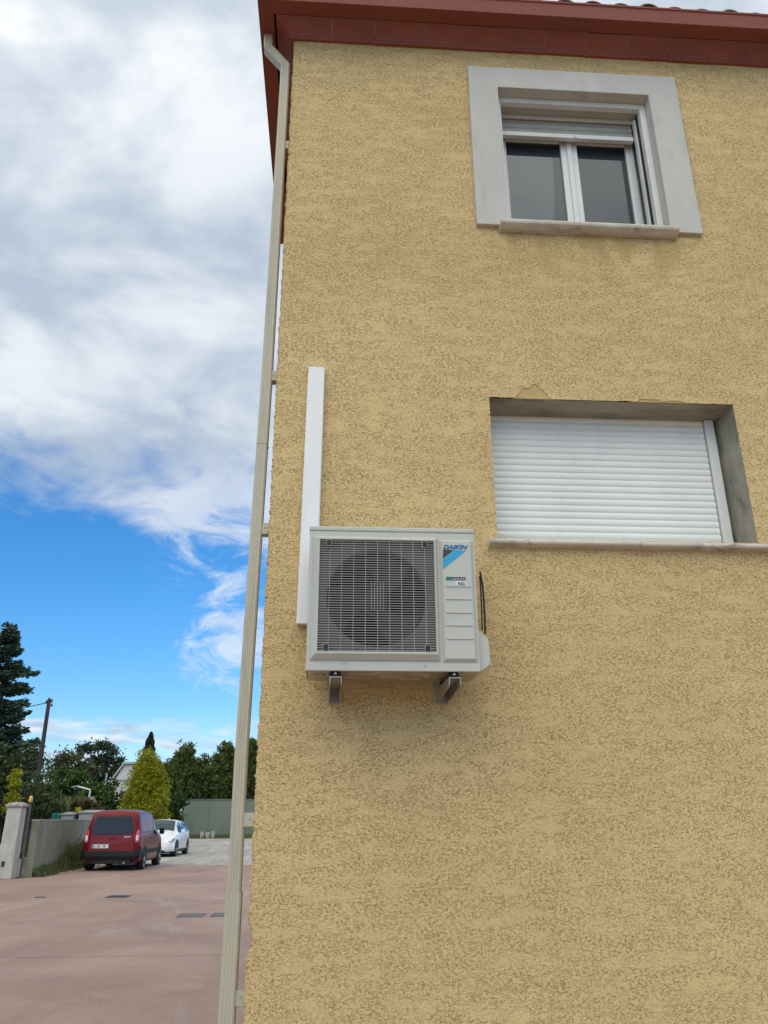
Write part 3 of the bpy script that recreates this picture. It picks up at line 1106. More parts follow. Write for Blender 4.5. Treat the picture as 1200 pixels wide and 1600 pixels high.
def build_ac():
    GX0, GX1, GZ0, GZ1 = -.070, .501, 2.243, 2.805      # grille opening
    body = MB()
    # hollow shell: front ring, sides, top, back
    def q(x0, x1, z0, z1, y=AYF):
        body.add([(x0, y, z0), (x1, y, z0), (x1, y, z1), (x0, y, z1)], [(0, 1, 2, 3)])
    T = AZ1 - .026
    q(AX0, GX0, AZ0, T)
    q(GX1, AX1, AZ0, T)
    q(GX0, GX1, AZ0, GZ0)
    q(GX0, GX1, GZ1, T)
    body.add([(AX0, AYF, AZ0), (AX0, AYF, T), (AX0, AYB, T), (AX0, AYB, AZ0)], [(0, 1, 2, 3)])
    body.add([(AX1, AYF, AZ0), (AX1, AYB, AZ0), (AX1, AYB, T), (AX1, AYF, T)], [(0, 1, 2, 3)])
    body.add([(AX0, AYB, AZ0), (AX0, AYB, T), (AX1, AYB, T), (AX1, AYB, AZ0)], [(0, 1, 2, 3)])
    body.add([(AX0, AYF, T), (AX1, AYF, T), (AX1, AYB, T), (AX0, AYB, T)], [(0, 1, 2, 3)])
    # opening's return edges
    for (xa, za, xb, zb) in ((GX0, GZ0, GX1, GZ0), (GX1, GZ0, GX1, GZ1), (GX1, GZ1, GX0, GZ1), (GX0, GZ1, GX0, GZ0)):
        body.add([(xa, AYF, za), (xb, AYF, zb), (xb, AYF + .02, zb), (xa, AYF + .02, za)], [(0, 1, 2, 3)])
    B = obj('body', body, M_['ac'], ac, recalc=True)
    mb = MB()
    mb.box(AX0 - .003, AX1 + .003, AYF - .004, AYB, T + .0015, AZ1)
    obj('lid', mb, M_['ac'], ac, bevel=.006)
    mb = MB()      # base pan flange
    mb.box(AX0 - .002, AX1 + .002, AYF - .003, AYF + .012, AZ0 - .006, AZ0 + .030)
    obj('front_skirt', mb, M_['ac'], ac, bevel=.003)
    # underside pan with pressed ribs
    mb = MB()
    mb.box(AX0 + .004, AX1 - .004, AYF + .012, AYB, AZ0 - .004, AZ0 + .004)
    for (x, y, a, b_) in ((.17, -.33, .10, .018), (.30, -.25, .07, .016), (.42, -.34, .05, .014), (.08, -.24, .04, .014), (.40, -.20, .06, .012), (-.06, -.30, .03, .016), (.64, -.26, .035, .02), (.25, -.385, .05, .008), (.47, -.28, .02, .02)):
        vs = []
        for k_, (s_, dz) in enumerate(((1, 0), (.8, -.007))):
            for i in range(16):
                t_ = 2 * math.pi * i / 16
                cx = math.copysign(abs(math.cos(t_)) ** .6, math.cos(t_))
                cy = math.copysign(abs(math.sin(t_)) ** .6, math.sin(t_))
                vs.append((x + (a - (1 - s_) * b_) * cx, y + b_ * s_ * cy, AZ0 - .0042 + dz))
        mb.add(vs, [(i, (i + 1) % 16, (i + 1) % 16 + 16, i + 16) for i in range(16)] + [tuple(range(16, 32))])
    obj('base_pan', mb, M_['acb'], ac)
    # shroud plate with the fan's round hole, set just behind the grille
    mb = MB()
    cx, cz, r = .214, 2.522, .247
    n = 64
    inner = [(cx + r * math.cos(2 * math.pi * i / n), cz + r * math.sin(2 * math.pi * i / n)) for i in range(n)]
    outer = []
    for i in range(n):
        c_, s_ = math.cos(2 * math.pi * i / n), math.sin(2 * math.pi * i / n)
        k1 = ((GX1 + .0 - cx) if c_ > 0 else (cx - GX0)) / max(abs(c_), 1e-6)
        k2 = ((GZ1 - cz) if s_ > 0 else (cz - GZ0)) / max(abs(s_), 1e-6)
        k = min(k1, k2)
        outer.append((cx + k * c_, cz + k * s_))
    y = AYF + .012
    vs = [(x, y, z) for x, z in inner] + [(x, y, z) for x, z in outer] + [(x, y + .05, z) for x, z in inner]
    fs = [(i, (i + 1) % n, (i + 1) % n + n, i + n) for i in range(n)] + [(i, i + 2 * n, (i + 1) % n + 2 * n, (i + 1) % n) for i in range(n)]
    mb.add(vs, fs)
    obj('shroud', mb, mat('shroud_paint', (.085, .08, .068), .5), ac)
    mb = MB()
    mb.box(GX0 - .01, GX1 + .01, AYF + .20, AYF + .21, GZ0 - .01, GZ1 + .01)
    mb.add([(GX0, AYF + .02, GZ0), (GX0, AYF + .2, GZ0), (GX0, AYF + .2, GZ1), (GX0, AYF + .02, GZ1)], [(0, 1, 2, 3)])
    mb.add([(GX1, AYF + .02, GZ0), (GX1, AYF + .2, GZ0), (GX1, AYF + .2, GZ1), (GX1, AYF + .02, GZ1)], [(0, 1, 2, 3)])
    mb.add([(GX0, AYF + .02, GZ0), (GX1, AYF + .02, GZ0), (GX1, AYF + .2, GZ0), (GX0, AYF + .2, GZ0)], [(0, 1, 2, 3)])
    mb.add([(GX0, AYF + .02, GZ1), (GX1, AYF + .02, GZ1), (GX1, AYF + .2, GZ1), (GX0, AYF + .2, GZ1)], [(0, 1, 2, 3)])
    obj('inner_casing', mb, M_['acdark'], ac)
    # fan: hub + three swept blades
    mb = MB()
    mb.ring([(.0, -.03), (.045, -.028), (.060, -.015), (.062, .05)], (cx, AYF + .10, cz), 32)
    for k in range(3):
        a0 = k * 2 * math.pi / 3 + .4
        vs = []
        nu, nv = 8, 8
        for j in range(nv + 1):
            rr = .055 + (r - .065) * j / nv
            sweep = .45 * (j / nv) ** 1.3
            for i in range(nu + 1):
                t_ = i / nu
                ang = a0 + sweep + t_ * (1.15 - .15 * (j / nv))
                vs.append((cx + rr * math.cos(ang), AYF + .06 + .075 * t_, cz + rr * math.sin(ang)))
        fs = [(j * (nu + 1) + i, j * (nu + 1) + i + 1, (j + 1) * (nu + 1) + i + 1, (j + 1) * (nu + 1) + i) for j in range(nv) for i in range(nu)]
        mb.add(vs, fs, True)
    obj('fan', mb, M_['fan'], ac)
    # raised frame of the grille
    mb = MB()
    ox0, ox1, oz0, oz1 = -.106, .523, 2.203, 2.832
    lay = [(ox0, ox1, oz0, oz1, AYF + .001), (ox0 + .004, ox1 - .003, oz0 + .004, oz1 - .004, AYF - .008),
           (GX0 - .008, GX1 + .006, GZ0 - .010, GZ1 + .008, AYF - .030), (GX0, GX1, GZ0, GZ1, AYF - .030), (GX0, GX1, GZ0, GZ1, AYF - .0)]
    vs = []
    for (a, b_, c_, d_, y) in lay:
        vs += [(a, y, c_), (b_, y, c_), (b_, y, d_), (a, y, d_)]
    fs = []
    for k in range(len(lay) - 1):
        fs += [(k * 4 + i, k * 4 + (i + 1) % 4, (k + 1) * 4 + (i + 1) % 4, (k + 1) * 4 + i) for i in range(4)]
    mb.add(vs, fs)
    gf = obj('grille', mb, M_['ac'], ac, bevel=.002)
    sl = MB()
    ns = 46
    step = (GZ1 - GZ0) / ns
    clips = [(-.025, GZ1 - .018), (.455, GZ1 - .018), (-.03, GZ0 + .018), (.458, GZ0 + .018)]
    for i in range(ns):
        z = GZ0 + step * (i + .5)
        sl.box(GX0 - .002, GX1 + .002, AYF - .0230, AYF - .0205, z - .0014, z + .0014)
    obj('slat', sl, M_['slat'], gf, origin=ac.location).location = (0, 0, 0)
    vb = MB()
    nv = 10
    vx = [GX0 + (GX1 - GX0) * (i + .75) / nv for i in range(nv)]
    vx = [-.019 + .0592 * i for i in range(9)]
    for x in vx:
        vb.box(x - .0009, x + .0009, AYF - .0255, AYF - .006, GZ0, GZ1)
    for x in (vx[3] + .0296, vx[4] + .0296, vx[4] + .0148 + .0296 * 0, vx[3] + .0444):
        vb.box(x - .0007, x + .0007, AYF - .0255, AYF - .006, 2.447, 2.592)
    obj('rib', vb, M_['slat'], gf, origin=ac.location).location = (0, 0, 0)
    for (x, z) in clips:
        c = MB()
        c.box(x - .0135, x + .0135, AYF - .031, AYF - .008, z - .0165, z + .0165)
        co = obj('clip', c, M_['ac'], gf, origin=ac.location)
        co.location = (0, 0, 0)
        c = MB()
        c.box(x - .0118, x + .0118, AYF - .0325, AYF - .0312, z - .0148, z + .0148)
        co = obj('clip_hole', c, M_['black'], gf, origin=ac.location)
        co.location = (0, 0, 0)
    # right-hand service panel
    mb = MB()
    rounded_plate(mb, .530, .706, 2.197, 2.822, AYF + .001, AYF - .016, .018)
    sp = obj('service_panel', mb, M_['ac'], ac, bevel=.003)
    rb = MB()
    yp = AYF - .016
    for py in (916, 936, 957, 977, 998):
        z = P(715, py, yp).z
        rb.prism([(yp + .001, z - .0065), (yp - .0045, z - .0025), (yp - .0045, z + .0005), (yp + .001, z + .0015)], 'x', .5535, .683)
    obj('panel_rib', rb, M_['ac'], sp, origin=ac.location).location = (0, 0, 0)
    # badge: lettering, cyan band and dark corner
    yb = yp - .0012
    def poly(name, pts, m, yy=yb):
        b_ = MB()
        pp = [P(x, y, yy) for x, y in pts]
        b_.prism([(p.x, p.z) for p in pp], 'y', yy - .0004, yp + .001)
        obj(name, b_, m, sp, origin=ac.location).location = (0, 0, 0)
    poly('badge_corner', [(692.5, 858.5), (709, 859.3), (692, 873)], M_['lblack'])
    poly('badge_band', [(710.5, 859.3), (728.5, 860.2), (692, 889.5), (692, 874.2)], M_['cyan'])
    A = P(692, 857.5, yb)
    B_ = P(731, 858.5, yb)
    t = text('lettering', 'DAIKIN', .0300, (A.x - ac.location.x + .0005, yb - ac.location.y, A.z - AZ0), M_['lblue'], sp, shear=.28, offset=.0013)
    wdt = max(v.co.x for v in t.data.vertices)
    t.scale = ((B_.x - A.x) / wdt, 1, .98)
    poly('badge_strip', [(698, 901.5), (727.5, 902.0), (727.5, 906.8), (698, 906.4)], M_['lblack'])
    poly('badge_strip', [(697, 901.2), (705, 901.4), (705, 906.5), (697, 906.3)], M_['lgreen'], yb - .0008)
    A = P(706.5, 905.6, yb)
    t = text('lettering', 'BLUEVOLUTION', .0085, (A.x - ac.location.x, yb - .0008 - ac.location.y, A.z - AZ0), M_['lwhite'], sp, offset=.0001)
    wdt = max(v.co.x for v in t.data.vertices)
    t.scale = ((P(726.5, 906, yb).x - A.x) / wdt, 1, 1)
    poly('badge_label', [(713, 908), (728, 908.3), (728, 914.8), (713, 914.5)], M_['lwhite'])
    A = P(715.5, 913.8, yb)
    t = text('lettering', 'R32', .020, (A.x - ac.location.x, yb - .0008 - ac.location.y, A.z - AZ0), M_['lblack'], sp, offset=.0007)
    wdt = max(v.co.x for v in t.data.vertices)
    t.scale = ((P(726.5, 913, yb).x - A.x) / wdt, 1, .95)
    # valve cover on the east side
    mb = MB()
    pts = [(.712, 2.362), (.728, 2.358), (.768, 2.322), (.772, 2.200), (.740, 2.174), (.712, 2.160)]
    mb.prism(pts, 'y', -.385, -.13)
    obj('valve_cover', mb, M_['ac'], ac, bevel=.004)
    # cables behind the cover
    for off, pts in ((0, ((750, 893), (754, 915), (756, 940), (757.5, 965), (758, 990))), (1, ((749.5, 900), (751.5, 925), (752.5, 950), (753.5, 985)))):
        cb = MB()
        cb.tube([P(x, y, -.20 + .03 * off) for x, y in pts], .0052 if off == 0 else .004, 8)
        obj('cable', cb, M_['black'], ac)
    # screws along the skirt, handle on west side
    for px, py in ((538, 1036), (664, 1040)):
        mb = MB()
        p = P(px, py, AYF)
        mb.tube([(p.x, AYF - .003, p.z), (p.x, AYF - .007, p.z)], .0045, 8)
        obj('screw', mb, M_['steel'], ac)


build_ac()


def bracket(x_front, x_wall, label):
    z_top = AZ0 - .030
    T = thing('wall_bracket', label, 'bracket', (x_wall, 0, z_top), 0, 'steel brackets under the air conditioner')
    # tapered U channel from the wall to beneath the unit's front edge, open downwards
    a = Vector((x_wall, -.004, z_top))
    b_ = Vector((x_front, -.405, z_top))
    d = (b_ - a).normalized()
    s = Vector((-d.y, d.x, 0))
    L = (b_ - a).length
    hw = .029
    t_ = .004
    mb = MB()
    up_ = Vector((0, 0, 1))
    mb.obox((a + b_) / 2 - up_ * t_ / 2, (d, s, up_), L / 2, hw, t_ / 2)
    for sg in (-1, 1):
        vs = []
        # side plates: shallow at the tip, deep by the wall
        prof = [(0, 0), (L, 0), (L, -.030), (L * .965, -.040), (.05, -.066), (0, -.070)]
        for w_ in (hw - .0005, hw - t_):
            for (l_, z_) in prof:
                vs.append(a + d * l_ + s * sg * w_ + up_ * (z_ - t_))
        n = len(prof)
        mb.add(vs, [tuple(range(n)), tuple(range(n, 2 * n))[::-1]] + [(i, (i + 1) % n, (i + 1) % n + n, i + n) for i in range(n)])
        vs2 = []
    obj('arm', mb, M_['steel'], T)
    mb = MB()
    mb.box(x_wall - .036, x_wall + .036, -.0035, -.0005, z_top - .075, z_top + .16)
    obj('wall_plate', mb, M_['steel'], T)
    for zz in (z_top - .04, z_top + .10):
        mb = MB()
        mb.tube([(x_wall, -.004, zz), (x_wall, -.014, zz)], .009, 6)
        obj('anchor_bolt', mb, M_['steel'], T)
    c = b_ - d * .032
    c2 = a + d * .12
    for q in (c, c2):
        mb = MB()
        mb.ring([(0, .026), (.021, .026), (.027, .020), (.027, .006), (.021, 0), (0, 0)], (q.x, q.y, z_top), 16, 'z')
        obj('rubber_mount', mb, M_['black'], T)
    mb = MB()
    mb.ring([(0, .0), (.008, .0), (.008, .008), (.003, .016), (0, .017)], (c.x, c.y - .024, z_top + .010), 8, 'z')
    obj('bolt', mb, M_['zinc'], T)


bracket(.020, .016, 'steel wall bracket under the left end of the air conditioner')
bracket(.590, .578, 'steel wall bracket under the right end of the air conditioner')

# ------------------------------------------------------------------ yard drains
def drain(name, label, cat, cx, cy, w_, d_, bars, group=None, m='cast', rot=0):
    t = thing(name, label, cat, (cx, cy, 0.004), rot, group)
    mb = MB()
    f = .03
    mb.box(-w_ / 2, w_ / 2, -d_ / 2, -d_ / 2 + f, .0005, .010)
    mb.box(-w_ / 2, w_ / 2, d_ / 2 - f, d_ / 2, .0005, .010)
    mb.box(-w_ / 2, -w_ / 2 + f, -d_ / 2 + f, d_ / 2 - f, .0005, .010)
    mb.box(w_ / 2 - f, w_ / 2, -d_ / 2 + f, d_ / 2 - f, .0005, .010)
    obj('frame', mb, M_[m], t, local=True)
    mb = MB()
    if bars:
        for i in range(bars):
            x = -w_ / 2 + f + (w_ - 2 * f) * (i + .5) / bars
            mb.box(x - .25 * (w_ - 2 * f) / bars, x + .25 * (w_ - 2 * f) / bars, -d_ / 2 + f, d_ / 2 - f, .001, .009)
        o = obj('grate', mb, M_[m], t, local=True)
        b2 = MB()
        b2.box(-w_ / 2 + f, w_ / 2 - f, -d_ / 2 + f, d_ / 2 - f, .0004, .0009)
        obj('pit', b2, M_['black'], t, local=True)
    else:
        mb.box(-w_ / 2 + f + .006, w_ / 2 - f - .006, -d_ / 2 + f + .006, d_ / 2 - f - .006, .0005, .008)
        obj('cover', mb, M_[m], t, local=True)
    return t


g1 = G(185, 1401.5)
drain('drain_grate', 'barred drain grate in the concrete yard behind the red van', 'drain', g1.x, g1.y, .44, .46, 9)
g1 = G(63, 1402.5)
drain('drain_cover', 'narrow flush cover in the yard towards the gate pillar', 'drain', g1.x, g1.y, .20, .14, 0, m='cast')
g1 = G(299, 1431)
drain('drain_cover', 'full grey manhole cover in the yard left of the downpipe', 'manhole cover', g1.x, g1.y, .43, .50, 0, 'grey manhole covers', 'slab')
g1 = G(351, 1430)
drain('drain_cover', 'grey manhole cover partly hidden behind the downpipe', 'manhole cover', g1.x, g1.y, .43, .50, 0, 'grey manhole covers', 'slab')
# sawn joints in the slab
def joint(pts, w_):
    mb = MB()
    for (a, b_) in zip(pts[:-1], pts[1:]):
        a, b_ = Vector(a), Vector(b_)
        d = (b_ - a).normalized()
        s = Vector((-d.y, d.x, 0)) * w_ / 2
        mb.add([a - s, b_ - s, b_ + s, a + s], [(0, 1, 2, 3)])
    return mb
jm = joint([(-9, 3.15, .0065), (6, 3.02, .0065)], .012)
q = joint([(-9.0, 6.6, .0065), (6, 6.5, .0065)], .008)
jm.add(q.v, q.f)
q = joint([(-9.0, 13.4, .0065), (6, 13.2, .0065)], .012)
jm.add(q.v, q.f)
o = obj('slab_joint', jm, mat('joint_dark', (.085, .05, .045), .9))
o['kind'] = 'structure'


# ------------------------------------------------------------------ vehicles
class Loft:
    "body surface: stations along the length, each with a cross-section outline; x along (front +), y across, z up"
    def __init__(s, keys):
        s.keys = keys       # list of (x, half widths & heights dict)

    def at(s, x):
        ks = s.keys
        if x <= ks[0][0]:
            return ks[0][1]
        for (a, A), (b, B) in zip(ks[:-1], ks[1:]):
            if a <= x <= b:
                t = (x - a) / (b - a)
                t = t * t * (3 - 2 * t) * .35 + t * .65
                return [A[i] + (B[i] - A[i]) * t for i in range(len(A))]
        return ks[-1][1]

    def sect(s, x):
        # params: zb (underside), wb (half width low), zs (waist z), ws (half width waist), zr (roof edge z), wr (roof half width), zt (crown z)
        zb, wb, zs, ws, zr, wr, zt = s.at(x)
        return [(wb - .10, zb), (wb - .02, zb + .02), (wb, zb + .10), ((wb + ws) / 2 + .012, (zb + zs) / 2), (ws, zs), (ws + (wr - ws) * .30, zs + (zr - zs) * .30),
                (ws + (wr - ws) * .64, zs + (zr - zs) * .64), (wr + .012, zr - .05), (wr - .035, zr + (zt - zr) * .35), (wr * .62, zr + (zt - zr) * .82), (0, zt)]

    def body(s, xs):
        mb = MB()
        rows = []
        for x in xs:
            h = s.sect(x)
            rows.append([(x, y, z) for y, z in h] + [(x, -y, z) for y, z in h[-2::-1]])
        n = len(rows[0])
        vs = sum(rows, [])
        fs = []
        for i in range(len(rows) - 1):
            for j in range(n - 1):
                fs.append((i * n + j, i * n + j + 1, (i + 1) * n + j + 1, (i + 1) * n + j))
            fs.append((i * n + n - 1, i * n, (i + 1) * n, (i + 1) * n + n - 1))
        fs += [tuple(range(n))]
        fs += [tuple(range((len(rows) - 1) * n, len(rows) * n))[::-1]]
        mb.add(vs, fs, True)
        return mb

    def side(s, x, z, sg, off=.008):
        "point on the flank at height z"
        h = s.sect(x)
        for (y0, z0), (y1, z1) in zip(h[:-1], h[1:]):
            if z0 <= z <= z1:
                y = y0 + (y1 - y0) * (z - z0) / max(1e-6, z1 - z0)
                return (x, sg * (y + off), z)
        return (x, sg * (h[-1][0] + off), z)

    def panel(s, mb, poly, sg, off=.008, n=8):
        "patch on the flank; poly = list of (x, zlow, zhigh) columns"
        vs = []
        for (x, a, b) in poly:
            for k in range(n + 1):
                vs.append(s.side(x, a + (b - a) * k / n, sg, off))
        fs = [(i * (n + 1) + k, i * (n + 1) + k + 1, (i + 1) * (n + 1) + k + 1, (i + 1) * (n + 1) + k) for i in range(len(poly) - 1) for k in range(n)]
        mb.add(vs, fs, True)
        return mb


def wheel(T, x, y, r, sg, wdt=.205):
    mb = MB()
    mb.ring([(r - .08, -wdt / 2), (r - .02, -wdt / 2), (r, -wdt / 2 + .03), (r, wdt / 2 - .03), (r - .02, wdt / 2), (r - .08, wdt / 2)], (0, 0, 0), 28, 'y')
    # rim side
    W = obj('wheel', mb, M_['tyre'], T, local=True)
    W.location = (x, y, r)
    rb = MB()
    rr = r - .075
    yo = sg * (wdt / 2 - .012)
    rb.ring([(rr + .006, yo), (rr - .012, yo + sg * .004), (rr - .03, yo - sg * .02), (.06, yo - sg * .008), (.055, yo + sg * .008), (0, yo + sg * .01)], (0, 0, 0), 28, 'y')
    obj('rim', rb, M_['rim'], W, local=True)
    hb = MB()
    for k in range(7):
        a = 2 * math.pi * k / 7
        c, s_ = math.cos(a), math.sin(a)
        hb.obox((c * rr * .62, yo + sg * .0, s_ * rr * .62), (Vector((c, 0, s_)), Vector((0, 1, 0)), Vector((-s_, 0, c))), rr * .18, .004, .026)
    obj('rim_slot', hb, M_['black'], W, local=True)
    return W


def arch(mb, L, xc, r, sg, zc, off=.010, ww=.05):
    "dark wheel opening laid on the flank"
    n = 20
    vs = []
    for i in range(n + 1):
        a = math.pi * i / n
        for rad in (r + ww, 0.02):
            x = xc + rad * math.cos(a)
            z = max(L.sect(x)[1][1] + .002, zc + rad * math.sin(a))
            vs.append(L.side(x, z, sg, off))
    mb.add(vs, [(2 * i, 2 * i + 1, 2 * i + 3, 2 * i + 2) for i in range(n)])


def red_van(loc, rotz):
    T = thing('van', 'dark red delivery van seen from behind beside the garden wall', 'van', loc, rotz)
    # x forward. rear at -2.19, front at +2.19
    K = [(-2.19, [.34, .80, .95, .815, 1.62, .66, 1.70]),
         (-2.12, [.30, .86, .95, .872, 1.68, .70, 1.775]),
         (-1.95, [.25, .895, .97, .902, 1.70, .725, 1.81]),
         (-.4, [.22, .90, 1.00, .905, 1.71, .735, 1.83]),
         (.35, [.22, .90, 1.00, .905, 1.68, .72, 1.80]),
         (.80, [.22, .90, 1.00, .90, 1.52, .69, 1.66]),
         (1.30, [.22, .89, .98, .89, 1.12, .74, 1.22]),
         (1.75, [.23, .88, .88, .86, .98, .70, 1.06]),
         (2.05, [.25, .80, .72, .80, .86, .60, .92]),
         (2.19, [.30, .68, .62, .68, .74, .50, .78])]
    L = Loft(K)
    xs = [-2.19, -2.165, -2.12, -2.05, -1.95, -1.7, -1.35, -1.0, -.6, -.4, -.1, .15, .35, .58, .80, .95, 1.12, 1.30, 1.5, 1.75, 1.92, 2.05, 2.13, 2.19]
    def lean(mb):
        mb.v = [(x + max(0, z - .95) * .16 * min(1, max(0, (-1.5 - x) / .6)), y, z) for x, y, z in mb.v]
        return mb
    obj('body', lean(L.body(xs)), M_['vanred'], T, local=True)
    # rear door: slightly sloped tail surface, with proud pieces
    def tail(y, z, off=.0):
        # x of the tail surface: leans forward above the waist
        return -2.19 - off + max(0, z - 1.0) * .0
    def tpanel(name, pts, m, off=.006, thick=.02, bev=.0, par=T):
        mb = MB()
        vs = [(-2.19 - off, y, z) for y, z in pts] + [(-2.19 + thick, y, z) for y, z in pts]
        n = len(pts)
        mb.add(vs, [tuple(range(n)), tuple(range(n, 2 * n))[::-1]] + [(i, (i + 1) % n, (i + 1) % n + n, i + n) for i in range(n)])
        return obj(name, lean(mb), m, par, local=True, bevel=bev)
    door = tpanel('tailgate', [(-.70, .55), (.70, .55), (.75, .95), (.66, 1.55), (.56, 1.66), (-.56, 1.66), (-.66, 1.55), (-.75, .95)], M_['vanred'], .022, bev=.02)
    def rr(y0, y1, z0, z1, ins, r=.08, n=5):
        # rounded trapezoid: ins = inset at the top
        cs = [(y0 + r, z0 + r, 180), (y1 - r, z0 + r, 270), (y1 - ins - r, z1 - r, 0), (y0 + ins + r, z1 - r, 90)]
        out = []
        for cy, cz, a in cs:
            for k in range(n + 1):
                t = R(a + 90 * k / n)
                out.append((cy + r * math.cos(t), cz + r * math.sin(t)))
        return out
    tpanel('rear_window', rr(-.665, .665, 1.08, 1.60, .085, .10), M_['carglass'], .030, par=T)
    tpanel('tailgate_handle', rr(-.16, .16, .955, 1.0, .02, .015), M_['vanred'], .040, par=door)
    # number plate (left of centre seen from behind = +y is left when facing +x)
    pl = tpanel('number_plate', rr(.08, .60, .665, .775, 0, .01), M_['plate'], .034, par=T)
    b = MB()
    b.box(-2.2260, -2.2245, .565, .598, .668, .772)
    obj('plate_band', b, M_['plateblue'], pl, local=True)
    for wd, yy in (('EJ', .550), ('501', .425), ('PR', .245)):
        text('lettering', wd, .105, (-2.2255, yy, .683), M_['lblack'], pl, rot=(R(90), 0, R(-90)), offset=.002, sx=.72)
    text('lettering', 'BERLINGO', .060, (-2.2135, -.38, .975), M_['lwhite'], door, rot=(R(90), 0, R(-90)), offset=.001, sx=.72)
    # tail lamps
    for sg in (-1, 1):
        lb = MB()
        pts = [(.745, .80), (.835, .84), (.850, 1.02), (.800, 1.20), (.745, 1.20), (.725, 1.0)]
        vs = [(-2.205, sg * y, z) for y, z in pts] + [(-2.10, sg * (y + .028), z) for y, z in pts]
        n = len(pts)
        lb.add(vs, [tuple(range(n)), tuple(range(n, 2 * n))[::-1]] + [(i, (i + 1) % n, (i + 1) % n + n, i + n) for i in range(n)])
        tl = obj('tail_lamp', lean(lb), M_['lampred'], T, local=True, bevel=.01)
        wb = MB()
        wb.box(-2.212, -2.2, min(sg * .745, sg * .822), max(sg * .745, sg * .822), .885, 1.04)
        obj('lens', lean(wb), M_['lampwhite'], tl, local=True, bevel=.004)
    # bumper wraps the corner
    mb = MB()
    pr = [(-2.27, .36), (-2.29, .44), (-2.28, .56), (-2.20, .585), (-2.16, .585), (-2.16, .34)]
    mb.prism(pr, 'y', -.80, .80)
    for sg in (-1, 1):
        v = [(x, z) for x, z in pr]
        vs = [(x, sg * .80, z) for x, z in pr] + [(-2.185, sg * .905, .36), (-2.19, sg * .915, .44), (-2.185, sg * .91, .58), (-2.16, sg * .90, .69), (-2.10, sg * .89, .69), (-2.10, sg * .86, .34)]
        mb.add(vs, [(i, (i + 1) % 6, (i + 1) % 6 + 6, i + 6) for i in range(6)] + [tuple(range(6, 12))])
        vs = [(-2.185, sg * .905, .36), (-2.19, sg * .915, .44), (-2.185, sg * .91, .58), (-2.16, sg * .905, .70), (-1.85, sg * .912, .66), (-1.78, sg * .915, .40)]
        vs += [(x, sg * (abs(y) - .03), z) for x, y, z in vs]
        mb.add(vs, [tuple(range(6)), tuple(range(6, 12))[::-1]] + [(i, (i + 1) % 6, (i + 1) % 6 + 6, i + 6) for i in range(6)])
    obj('rear_bumper', mb, M_['plastic'], T, local=True, bevel=.012)
    ub = MB()
    ub.box(-2.05, 2.0, -.78, .78, .20, .34)
    ub.box(-2.18, -1.9, -.62, .62, .23, .40)
    obj('underbody', ub, M_['black'], T, local=True)
    ex = MB()
    ex.tube([(-2.0, -.45, .24), (-2.24, -.45, .235)], .028, 10)
    obj('exhaust', ex, M_['steel'], T, local=True)
    # flanks
    for sg in (-1, 1):
        wm = MB()
        L.panel(wm, [(.16, 1.06, 1.56), (.35, 1.05, 1.58), (.62, 1.05, 1.50), (.88, 1.05, 1.36), (1.13, 1.05, 1.16)], sg, .010)
        obj('side_window', wm, M_['carglass'], T, local=True)
        st = MB()
        L.panel(st, [(-1.28, .47, .60), (-.6, .47, .60), (0, .47, .60), (.85, .47, .60)], sg, .018, 3)
        obj('rubbing_strip', st, M_['plastic'], T, local=True)
        for xa in (-.62, .12, 1.02):
            dm = MB()
            L.panel(dm, [(xa, .36, 1.52 if xa < .9 else 1.0), (xa + .012, .36, 1.52 if xa < .9 else 1.0)], sg, .006)
            obj('door_gap', dm, M_['black'], T, local=True)
        dm = MB()
        L.panel(dm, [(-1.75, 1.115, 1.135), (-1.2, 1.115, 1.135), (-.65, 1.115, 1.135)], sg, .012, 2)
        obj('door_rail', dm, M_['black'], T, local=True)
        for xa in (-.50, .22):
            hm = MB()
            L.panel(hm, [(xa, .93, .965), (xa + .17, .93, .965)], sg, .03, 2)
            obj('door_handle', hm, M_['black'], T, local=True)
        for xa in (-1.36, 1.36):
            am = MB()
            arch(am, L, xa, .335, sg, .33, .014, .04)
            obj('wheel_arch', am, M_['black'], T, local=True)
        mm = MB()
        mm.obox((.93, sg * 1.00, 1.13), (Vector((1, 0, 0)), Vector((0, 1, 0)), Vector((0, 0, 1))), .055, .085, .105)
        obj('mirror', mm, M_['plastic'], T, local=True, bevel=.04, seg=3)
        for xc in (-1.36, 1.36):
            wheel(T, xc, sg * .805, .335, sg, .235)
    # windscreen
    ws = MB()
    vs = []
    for (x, hw) in ((.42, .66), (.80, .66), (1.27, .70)):
        z = L.at(x)
        for t_ in (-1, -.5, 0, .5, 1):
            zz = z[4] + (z[6] - z[4]) * (1 - abs(t_) ** 2 * .6)
            vs.append((x, hw * t_, zz + .012))
    ws.add(vs, [(i * 5 + j, i * 5 + j + 1, i * 5 + j + 6, i * 5 + j + 5) for i in range(2) for j in range(4)], True)
    obj('windscreen', ws, M_['carglass'], T, local=True)
    for sg in (-1, 1):
        hl = MB()
        hl.box(2.0, 2.16, min(sg * .52, sg * .76), max(sg * .52, sg * .76), .64, .80)
        obj('headlight', hl, M_['lampwhite'], T, local=True, bevel=.03)
    fbm = MB()
    fbm.box(2.10, 2.25, -.78, .78, .30, .54)
    obj('front_bumper', fbm, M_['plastic'], T, local=True, bevel=.04)
    an = MB()
    an.tube([(.3, 0, 1.80), (.22, 0, 1.95)], .006, 6)
    obj('aerial', an, M_['black'], T, local=True)
    return T


